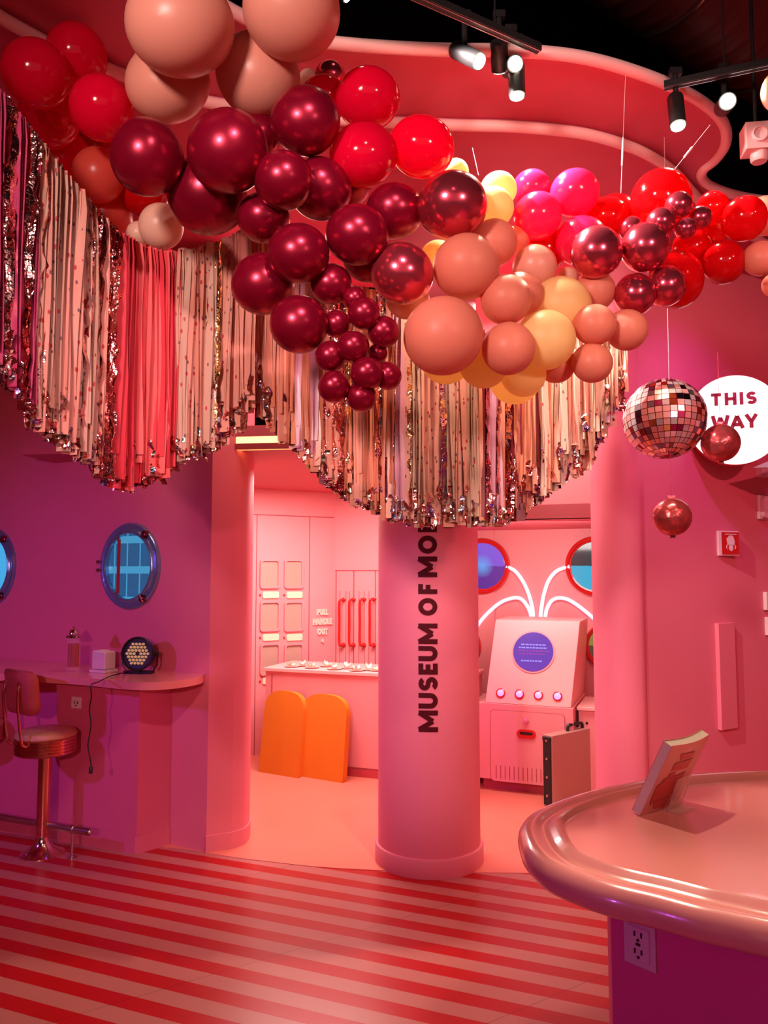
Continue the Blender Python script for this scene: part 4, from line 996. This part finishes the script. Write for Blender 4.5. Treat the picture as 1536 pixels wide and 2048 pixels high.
# x, y, r (pixels), kind, layer, base depth, cluster, what tells it apart
BL = [
 (361, 52, 113, 'P', 0, 2.42, 'a', 'huge pale peach balloon at the picture top, left one of the upper pair'),
 (583, 22, 104, 'P', 0, 2.45, 'a', 'huge pale peach balloon at the picture top, right one beside the black ceiling'),
 (336, 166, 88, 'P', 1, 2.50, 'a', 'large pale peach balloon below the huge left one, above burgundy balloons'),
 (516, 151, 90, 'P', 1, 2.52, 'a', 'large pale peach balloon below the huge right one, above burgundy balloons'),
 (73, 148, 72, 'R', 0, 2.74, 'b', 'bright red balloon nearest the upper left corner beside the fringe'),
 (153, 112, 66, 'R', 1, 2.76, 'b', 'bright red balloon topmost of the left red cluster'),
 (203, 217, 69, 'R', 0, 2.74, 'b', 'bright red balloon left of the pale peach balloon'),
 (98, 238, 64, 'R', 1, 3.08, 'b', 'red balloon under the leftmost red one, behind the fringe edge'),
 (128, 318, 62, 'R', 2, 3.12, 'b', 'red balloon low in the left cluster against the fringe slope'),
 (188, 300, 58, 'D', 2, 3.16, 'b', 'deep red balloon in the middle of the left cluster'),
 (197, 350, 57, 'L', 0, 3.0, 'b', 'coral balloon left of the large burgundy one, upper of two'),
 (211, 432, 58, 'L', 1, 3.05, 'b', 'coral balloon lower of two, touching the fringe slope'),
 (288, 380, 54, 'D', 2, 3.05, 'b', 'deep red balloon peeking between coral and burgundy above the cream one'),
 (322, 453, 47, 'W', 1, 3.0, 'b', 'cream balloon hanging below burgundy balloons above the fringe'),
 (277, 468, 26, 'W', 2, 3.05, 'b', 'small cream balloon beside the larger cream one above the fringe'),
 (293, 315, 79, 'B', 1, 2.56, 'c', 'large burgundy chrome balloon leftmost of the garland, bright highlight'),
 (455, 303, 86, 'B', 0, 2.50, 'c', 'largest burgundy chrome balloon right below the peach pair'),
 (414, 391, 83, 'B', 2, 2.60, 'c', 'large burgundy chrome balloon underneath the largest one'),
 (567, 361, 61, 'B', 0, 2.52, 'c', 'burgundy chrome balloon right of the largest one, overlapping its neighbour'),
 (640, 378, 65, 'B', 1, 2.60, 'c', 'dark burgundy balloon with thin lit rim below the red balloons'),
 (692, 364, 54, 'B', 2, 2.70, 'c', 'burgundy balloon mostly hidden behind its darker neighbour under the red one'),
 (611, 241, 72, 'B', 0, 2.55, 'c', 'burgundy chrome balloon right of the peach balloon with lit right rim'),
 (519, 272, 46, 'B', 3, 2.72, 'c', 'burgundy balloon squeezed in behind under the right peach balloon'),
 (527, 436, 54, 'B', 2, 2.62, 'c', 'burgundy balloon below the middle, right above the fringe top'),
 (597, 507, 64, 'B', 0, 2.52, 'c', 'burgundy chrome balloon upper middle of the hanging tail'),
 (714, 470, 65, 'B', 0, 2.54, 'c', 'large burgundy chrome balloon right centre of the hanging tail'),
 (735, 517, 51, 'B', 2, 2.64, 'c', 'burgundy balloon half hidden below the large tail balloon'),
 (527, 568, 66, 'B', 1, 2.58, 'c', 'large burgundy balloon leftmost of the hanging tail over the fringe'),
 (598, 649, 60, 'B', 0, 2.52, 'c', 'burgundy balloon left of the small grape-like bunch'),
 (662, 568, 43, 'B', 1, 2.56, 'c', 'medium burgundy balloon between the tail balloons and the bunch'),
 (709, 597, 25, 'B', 2, 2.58, 'c', 'small burgundy balloon at the very top of the bunch, half hidden'),
 (728, 627, 34, 'B', 0, 2.48, 'c', 'small burgundy balloon top centre of the bunch'),
 (767, 664, 33, 'B', 1, 2.52, 'c', 'small burgundy balloon right side of the bunch, upper'),
 (674, 648, 29, 'B', 2, 2.56, 'c', 'small burgundy balloon wedged beside the large lower left balloon'),
 (707, 694, 33, 'B', 0, 2.48, 'c', 'small burgundy balloon in the centre of the bunch'),
 (661, 713, 32, 'B', 1, 2.52, 'c', 'small burgundy balloon left side of the bunch'),
 (756, 706, 20, 'B', 2, 2.56, 'c', 'tiny burgundy balloon showing between others at the bunch right'),
 (734, 747, 34, 'B', 0, 2.48, 'c', 'small burgundy balloon lower centre of the bunch'),
 (775, 752, 29, 'B', 1, 2.52, 'c', 'small burgundy balloon lower right of the bunch'),
 (668, 774, 33, 'B', 0, 2.50, 'c', 'small burgundy balloon lower left of the bunch'),
 (723, 794, 31, 'B', 1, 2.52, 'c', 'small burgundy balloon lowest tip of the bunch'),
 (789, 422, 59, 'B', 2, 2.68, 'c', 'burgundy balloon below the red ones, left of the shiniest'),
 (905, 411, 72, 'C', 0, 2.62, 'c', 'shiniest burgundy chrome balloon beside the yellow ones'),
 (804, 547, 65, 'C', 0, 2.60, 'c', 'shiny burgundy chrome balloon left of the salmon balloons'),
 (736, 197, 67, 'R', 1, 2.72, 'd', 'bright red balloon topmost of the central four, lit on its left'),
 (843, 294, 68, 'R', 0, 2.70, 'd', 'bright red balloon right of the central four with speckled rim'),
 (727, 310, 70, 'R', 0, 2.66, 'd', 'bright red balloon lower left of the central four with white wedge of light'),
 (648, 198, 50, 'R', 2, 2.80, 'd', 'red balloon behind the burgundy one, left of the central four'),
 (660, 152, 32, 'C', 3, 2.95, 'd', 'small rosy chrome balloon peeking up behind the red ones'),
 (616, 156, 19, 'W', 3, 2.95, 'd', 'tiny whitish balloon glimpse beside the right peach balloon'),
 (997, 379, 38, 'Y', 2, 2.80, 'e', 'pale yellow balloon upper one right of the shiniest burgundy'),
 (984, 416, 45, 'Y', 1, 2.76, 'e', 'pale yellow balloon lower one right of the shiniest burgundy'),
 (912, 342, 26, 'Y', 3, 2.90, 'e', 'sliver of yellow balloon between red and burgundy'),
 (1063, 377, 40, 'K', 2, 3.0, 'e', 'dim hot pink balloon at the back left of the pink cluster'),
 (1149, 386, 51, 'K', 1, 2.92, 'e', 'hot pink balloon top right of the pink cluster, lit cap'),
 (1075, 432, 51, 'K', 0, 2.88, 'e', 'hot pink balloon front left of the pink cluster with pale cap'),
 (1163, 482, 54, 'K', 1, 2.92, 'e', 'hot pink balloon low right of the pink cluster behind chrome'),
 (1086, 500, 50, 'D', 2, 3.0, 'e', 'deep red balloon below the front hot pink one'),
 (1214, 436, 46, 'D', 2, 3.02, 'e', 'deep red balloon front of two right of the pink cluster'),
 (1232, 428, 44, 'D', 3, 3.12, 'e', 'deep red balloon rear of two right of the pink cluster'),
 (987, 486, 49, 'S', 1, 2.74, 'f', 'orange-salmon balloon tucked right behind the round front salmon one'),
 (933, 534, 69, 'S', 0, 2.62, 'f', 'large salmon balloon right of the shiny burgundy pair'),
 (887, 672, 82, 'S', 0, 2.58, 'f', 'largest salmon balloon low in the middle over the fringe'),
 (1012, 599, 53, 'S', 0, 2.64, 'f', 'salmon balloon centre of the garland in front of yellow'),
 (1040, 590, 48, 'S', 1, 2.72, 'f', 'salmon balloon showing as a crescent behind the centre one'),
 (1017, 697, 55, 'S', 0, 2.62, 'f', 'salmon balloon right of the largest salmon one'),
 (1069, 534, 46, 'P', 2, 2.82, 'f', 'pale peach balloon above the large yellow ones'),
 (1030, 480, 29, 'S', 3, 2.90, 'f', 'small salmon balloon glimpse below the hot pink one'),
 (1120, 614, 64, 'Y', 1, 2.74, 'f', 'large pale yellow balloon upper one in the middle right'),
 (1090, 680, 63, 'Y', 0, 2.66, 'f', 'large pale yellow balloon lower one in the middle right'),
 (968, 727, 51, 'Y', 1, 2.72, 'f', 'golden yellow balloon under the largest salmon one'),
 (1030, 755, 55, 'Y', 2, 2.80, 'f', 'pale yellow balloon lowest of the garland touching the fringe'),
 (1047, 748, 47, 'Y', 1, 2.74, 'f', 'peachy yellow balloon just above the lowest yellow one'),
 (893, 716, 54, 'Y', 2, 2.86, 'f', 'yellow balloon sliver under the largest salmon balloon'),
 (815, 597, 44, 'P', 2, 2.90, 'f', 'pale orange balloon behind left of the largest salmon one'),
 (876, 515, 36, 'Y', 3, 2.92, 'f', 'small yellow balloon glimpse between burgundy and salmon'),
 (1112, 728, 40, 'S', 2, 2.84, 'f', 'salmon balloon half hidden right of the lower yellow one'),
 (1184, 726, 42, 'S', 0, 2.76, 'f', 'salmon balloon bottom of the right salmon foursome'),
 (1189, 650, 44, 'S', 0, 2.74, 'f', 'salmon balloon left of the right salmon foursome'),
 (1253, 660, 44, 'S', 1, 2.80, 'f', 'salmon balloon right of the right salmon foursome'),
 (1190, 583, 42, 'S', 1, 2.80, 'f', 'salmon balloon top of the right salmon foursome with white wedge'),
 (1135, 556, 23, 'W', 3, 2.92, 'f', 'small white-lit balloon above the top right salmon one'),
 (1193, 505, 55, 'C', 0, 2.78, 'g', 'rose chrome balloon with white lit cap, left of the right pair'),
 (1290, 495, 52, 'C', 0, 2.80, 'g', 'rose chrome balloon with reflections, right of the right pair'),
 (1270, 589, 44, 'C', 1, 2.84, 'g', 'rose chrome balloon lower left of the right group'),
 (1331, 572, 43, 'C', 1, 2.86, 'g', 'rose chrome balloon lower right of the right group'),
 (1357, 411, 29, 'C', 0, 2.82, 'g', 'small rose chrome balloon topmost of the small right bunch'),
 (1321, 445, 31, 'C', 0, 2.80, 'g', 'small rose chrome balloon left centre of the small right bunch'),
 (1263, 458, 27, 'C', 1, 2.86, 'g', 'small rose chrome balloon farthest left of the small right bunch'),
 (1400, 436, 25, 'C', 1, 2.86, 'g', 'small rose chrome balloon farthest right of the small right bunch'),
 (1371, 457, 23, 'C', 0, 2.80, 'g', 'smallest rose chrome balloon lowest of the small right bunch'),
 (1322, 402, 66, 'D', 1, 2.96, 'h', 'large deep red balloon top right with a golden glint'),
 (1425, 417, 36, 'D', 2, 3.05, 'h', 'deep red balloon with lit top rim right of the small bunch'),
 (1406, 462, 50, 'D', 2, 3.05, 'h', 'deep red balloon right behind the small rose chrome bunch'),
 (1488, 438, 48, 'D', 0, 2.95, 'h', 'bright deep red balloon at right with lit top rim'),
 (1447, 525, 46, 'D', 1, 3.0, 'h', 'deep red balloon lowest near the right edge'),
 (1530, 432, 42, 'S', 2, 3.05, 'h', 'salmon balloon upper one cut by the right edge'),
 (1522, 517, 38, 'S', 0, 2.95, 'h', 'salmon balloon middle one at the right edge with lit lower rim'),
 (1549, 571, 26, 'S', 2, 3.05, 'h', 'salmon balloon lowest one cut by the right edge'),
 (1352, 560, 59, 'D', 2, 3.02, 'h', 'large deep red balloon behind the lower right chrome one'),
 (1385, 497, 44, 'D', 3, 3.10, 'h', 'deep red balloon hidden deepest behind the right group'),
 (1564, 180, 46, 'W', 0, 2.9, 'i', 'whitish balloon cut by the right edge high beside the bright lamp'),
]
GC = {'a': (450, 90), 'b': (150, 260), 'c': (640, 480), 'd': (760, 270), 'e': (1110, 440), 'f': (1020, 620), 'g': (1300, 500), 'h': (1420, 480), 'i': (1600, 190)}
placed = []
for b in sorted(BL, key=lambda q: q[4]):
    x, y, r, kd_, lay, Y, g, lab = b
    if g == 'c' and x > 840: pass
    for it in range(60):
        P = un(x, y, Y); R = r * (P - cam.location).length / math.hypot(F, math.hypot(x - 768, y - 1024)) * .985
        R *= math.cos(math.atan2(math.hypot(x - 768, y - 1024), F)) ** .35
        bad = any((P - Q).length < .86 * (R + S) and (P - Q).length < (R + S) - .028 for Q, S in placed)
        if not bad: break
        Y += .012
    placed.append((P, R))
    o = bpy.data.objects.new('balloon', BME[kd_]); col.objects.link(o)
    gx, gy = GC[g]; C = un(gx, gy, Y + .35)
    ax = (P - C).normalized()
    off = math.hypot(x - 768, y - 1024); sq = 1 - min(.13, .00012 * off)
    vd = (P - cam.location).normalized(); hc = Vector((0, cp, sp_)); rad_v = vd - hc * vd.dot(hc); rad_v = (rad_v - vd * rad_v.dot(vd)).normalized() if off > 5 else Vector((1, 0, 0))
    K = rad_v.to_track_quat('Z', 'Y').to_matrix().to_4x4()
    # flattened along the view radius, offsetting perspective stretch away from the centre
    o.matrix_world = T(P) @ K @ Matrix.Diagonal((1 / sq ** .3, 1 / sq ** .3, sq, 1)) @ K.inverted() @ ax.to_track_quat('Z', 'Y').to_matrix().to_4x4() @ Matrix.Diagonal((R, R, R, 1))
    tag(o, lab, 'balloon', 'balloon garland')

# hanging wires
for a, b, Y, nm in (((1251, 150), (1240, 430), 3.1, 'thin clear hanging wire running up from the red balloons'), ((1420, 250), (1340, 350), 3.0, 'slanted thin hanging wire right of the long one'), ((945, 296), (957, 350), 2.95, 'short thin wire above the yellow balloons'), ((1345, 735), (1338, 760), 3.6, 'short string above the mirror ball balloon')):
    pa, pb = un(*a, Y), un(*b, Y)
    if nm.startswith('short string'): pa = Vector((pb.x + .01, pb.y, 3.8))
    mbw = MB().tube([pa, pb], .0012, 6); mid = pa + (pb - pa) * .45
    if not nm.startswith('short'): mbw.tube([mid, mid + (pb - pa) * .2], .004, 8)
    o = mbw.build('hanging_wire', mat('wire_pale', (.85, .55, .55), .3)); tag(o, nm, 'wire', 'hanging wires')

# mirror ball foil balloon
p = un(1329, 838, 3.7); R = 81 / F * 3.7
t = empty('mirror_ball_balloon', p, 'round foil balloon printed like a mirror ball in the gap by the sign', 'balloon'); t.rotation_euler = (math.radians(-8), math.radians(4), .3)
MB().lathe([(0.001, -R * 1.02)] + [(R * .985 * math.sin(PI * k / 24), -R * .985 * math.cos(PI * k / 24)) for k in range(1, 24)] + [(0.001, R * 1.0)], 48).build('foil_skin', mat('dark_red_foil', (.30, .02, .03), .25, metal=.8), t)
rnd = random.Random(3); mb = MB(); NL, NM = 20, 36
for i in range(1, NL - 1):
    for j in range(NM):
        a0, a1 = PI * (i + .05) / NL, PI * (i + .95) / NL; b0, b1 = 2 * PI * (j + .05) / NM, 2 * PI * (j + .95) / NM
        tl = rnd.uniform(-.006, .006)
        f = lambda a, b, s: (R * s * math.sin(a) * math.cos(b), R * s * math.sin(a) * math.sin(b), -R * s * math.cos(a))
        mb.add([f(a0, b0, 1.002 + tl), f(a0, b1, 1.002 - tl), f(a1, b1, 1.002 - tl), f(a1, b0, 1.002 + tl)], [(3, 2, 1, 0)], rnd.choices(range(6), (6, 4, 2, 1.5, 1.2, 1.2))[0])
mb.build('mirror_tiles', [mat('tile_rose', (.88, .42, .38), .3, metal=.6), mat('tile_silver', (.88, .72, .70), .2, metal=.7), mat('tile_gold', (.75, .52, .22), .15, metal=1), mat('tile_grey', (.30, .26, .30), .25, metal=.9), mat('tile_wine', (.35, .03, .10), .25, metal=.8), mat('tile_blue', (.40, .42, .60), .15, metal=1)], t)
FB = mat('red_foil_balloon', (.46, .075, .075), .24, metal=.7, bump=.8, bscale=14)
for px, py, r, nm in ((1441, 886, 38, 'small red foil ball balloon in front of the round white sign'), (1344, 1034, 38, 'small red foil ball balloon hanging alone below the mirror ball')):
    Y = 3.62; p = un(px, py, Y); R = r / F * Y; t = empty('foil_ball_balloon', p, nm, 'balloon', 0, 'small red foil balls')
    mb = MB(); NN = 48; vs = []; fs = []; pr = [(math.sin(PI * k / 24), -math.cos(PI * k / 24)) for k in range(25)]
    for q, z in pr:
        for k in range(NN): a = 2 * PI * k / NN; s = 1 + .035 * math.sin(k * 2 * PI / NN * 8) * (1 - q) ; vs.append((R * q * s * math.cos(a), R * z * .96, R * q * s * math.sin(a)))
    for i in range(24):
        for k in range(NN): fs.append((i * NN + k, i * NN + (k + 1) % NN, (i + 1) * NN + (k + 1) % NN, (i + 1) * NN + k))
    mb.add(vs, fs, 0, True).build('foil_skin', FB, t)
    MB().add([(-.012, 0, R * .97), (.012, 0, R * .97), (.018, .0, R * 1.14), (-.018, .002, R * 1.14)], [(0, 1, 2, 3)]).tube([(0, 0, R), (0, 0, R + .35)], .0008, 5).build('tail', FB, t)
    MB().add([(-.01, 0, -R * .97), (.012, 0, -R * .97), (.016, .0, -R * 1.10), (-.012, .002, -R * 1.12)], [(0, 1, 2, 3)]).build('seam_tab', FB, t)

# =================================================================== FRINGE GARLANDS
def interp(tab, x):
    if x <= tab[0][0]: return tab[0][1]
    for (a, va), (b, vb) in zip(tab, tab[1:]):
        if x <= b: return va + (vb - va) * (x - a) / (b - a)
    return tab[-1][1]
def strip(mb, top, L, w_, yaw, mi, rnd, crumple=0.0, n=11):
    dx = rnd.uniform(-.012, .012); amp = rnd.uniform(.001, .006); ph_ = rnd.uniform(0, 6); tw = rnd.uniform(-.6, .6); fo = rnd.uniform(-.35, .35) * w_
    vs = []; fs = []
    for i in range(n + 1):
        s = i / n; a = yaw + tw * s + (rnd.uniform(-.9, .9) * crumple if i > 1 else 0)
        c = Vector((top.x + dx * s + amp * math.sin(ph_ + 5 * s) + rnd.uniform(-.006, .006) * crumple, top.y + amp * math.cos(ph_ + 4 * s) + rnd.uniform(-.012, .012) * crumple, top.z - L * s))
        u = Vector((math.cos(a), math.sin(a), 0)) * w_ / 2; v = Vector((-math.sin(a), math.cos(a), 0)) * fo * math.sin(PI * min(1, s * 1.2))
        k = .6 if i == 0 else 1
        vs += [c - u * k, c + v, c + u * k]
    for i in range(n):
        a = i * 3; fs += [(a, a + 1, a + 4, a + 3), (a + 1, a + 2, a + 5, a + 4)]
    mb.add(vs, fs, mi, True)
def garland(name_label, cord, bottoms, kinds, ntas, per, seed, x_a, x_b):
    """cord: (px, py, Y); one tassel = one part"""
    rnd = random.Random(seed)
    tabY = [(c[0], c[1]) for c in cord]; tabD = [(c[0], c[2]) for c in cord]
    m0 = un(*cord[0]); t = empty('fringe_garland', m0, name_label, 'garland', 0, 'fringe garlands')
    MB().tube(smooth_path([un(*c) - m0 for c in cord], 6), .006, 8).build('cord', mat('white_cord', (.75, .45, .40), .7), t)
    for k in range(ntas):
        px0 = x_a + (x_b - x_a) * (k + .5) / ntas; step = (x_b - x_a) / ntas
        kd_, mats_w = None, None
        for lim, mw in kinds:
            if px0 <= lim: mats_w = mw; break
        mb = MB(); main = rnd.choices([m for m, _ in mats_w], [q for _, q in mats_w])[0]
        used = [main, rnd.choices([m for m, _ in mats_w], [q for _, q in mats_w])[0], 5, 4]
        for j in range(per):
            px = px0 + step * ((j + .5) / per - .5) * 1.5 + rnd.uniform(-2, 2)
            Y = interp(tabD, px); layer = j % 3
            P = un(px, interp(tabY, px), Y) + Vector((0, (layer - 1) * .03 + rnd.uniform(-.006, .006), rnd.uniform(-.004, .006)))
            yb = interp(bottoms, px) + rnd.uniform(-16, 14)
            if layer == 0: yb -= rnd.choice((0, 0, 25, 50)) 
            Q = un(px, yb, Y); L = max(.05, P.z - Q.z)
            mi = 0 if layer == 0 else (1 if layer == 1 and rnd.random() < .7 else rnd.choice((2, 3, 1)))
            m_id = used[mi]; cr_ = .55 if m_id in (4, 5, 10) else .05
            wd = rnd.uniform(.020, .050) * (.6 if m_id in (5, 10) else 1) * (1.5 if m_id in (7, 8) else 1)
            strip(mb, P - m0, L, wd, rnd.uniform(-1.0, 1.0), mi, rnd, cr_, 11 if cr_ < .2 else 22)
            if rnd.random() < (.75 if x_a < 0 else .45):      # crumpled foil ends poking out below
                e = P - m0; q_ = rnd.uniform(.03, .10); e.z -= L - q_; e.y -= rnd.uniform(-.02, .03); e.x += rnd.uniform(-.012, .012); strip(mb, e, q_ + rnd.uniform(-.02, .014), rnd.uniform(.014, .026), rnd.uniform(-1, 1), 2 if rnd.random() < .6 else 3, rnd, .8, 5)
        mb.build('tassel', [FM[i] for i in used], t)
    return t
cordL = [(-90, 50, 2.40), (-30, 140, 2.44), (0, 182, 2.46), (60, 258, 2.52), (120, 335, 2.60), (180, 405, 2.70), (240, 468, 2.82), (290, 500, 2.96), (335, 510, 3.0), (390, 503, 3.04), (430, 493, 3.08), (475, 472, 3.12), (510, 462, 3.15)]
botL = [(-90, 660), (0, 700), (30, 755), (72, 800), (76, 835), (110, 868), (160, 900), (205, 935), (212, 955), (270, 970), (340, 945), (345, 935), (380, 908), (420, 900), (460, 868), (490, 848), (512, 790)]
kL = [(28, [(6, 3), (4, 1), (9, .6)]), (42, [(4, 3), (6, 1)]), (84, [(6, 3), (4, 1)]), (205, [(0, 5), (1, 2), (4, .5), (10, .4)]), (240, [(4, 2), (1, 1.5), (5, 1)]), (355, [(7, 2.2), (8, 2)]), (470, [(0, 4), (1, 2), (10, .6), (5, .4)]), (520, [(2, 4), (1, 1)])]
garland('left fringe garland of fabric and foil strips swagged down from the upper left', cordL, botL, kL, 62, 9, 5, -85, 512)
cordR = [(478, 468, 3.2), (520, 478, 3.22), (600, 530, 3.25), (700, 575, 3.28), (800, 600, 3.3), (900, 640, 3.32), (1000, 680, 3.34), (1100, 690, 3.36), (1180, 670, 3.38), (1250, 640, 3.4)]
botR = [(478, 720), (505, 760), (512, 790), (530, 830), (560, 868), (600, 892), (640, 945), (680, 983), (730, 1013), (780, 1032), (850, 1044), (950, 1042), (1000, 1040), (1040, 1026), (1080, 985), (1120, 958), (1160, 936), (1195, 885), (1222, 830), (1245, 780)]
kR = [(545, [(2, 4), (3, 1)]), (600, [(2, 2), (3, 3), (4, 1)]), (680, [(2, 2), (3, 2), (11, 1), (4, 1)]), (760, [(3, 3), (2, 1), (4, 1.5), (10, .6)]), (830, [(1, 1), (3, 1), (11, 1), (5, .8), (10, .8)]), (880, [(0, 3), (1, 2), (10, .5)]), (960, [(0, 3), (1, 2), (5, .6), (3, 1)]), (1040, [(11, 2), (9, 1), (4, 1), (3, 1)]), (1120, [(3, 2), (0, 1), (9, 1), (2, 1)]), (1260, [(0, 2), (2, 2), (3, 1.5)])]
garland('right fringe garland of peach, copper and confetti strips hanging in front of the column', cordR, botR, kR, 84, 9, 9, 480, 1246)
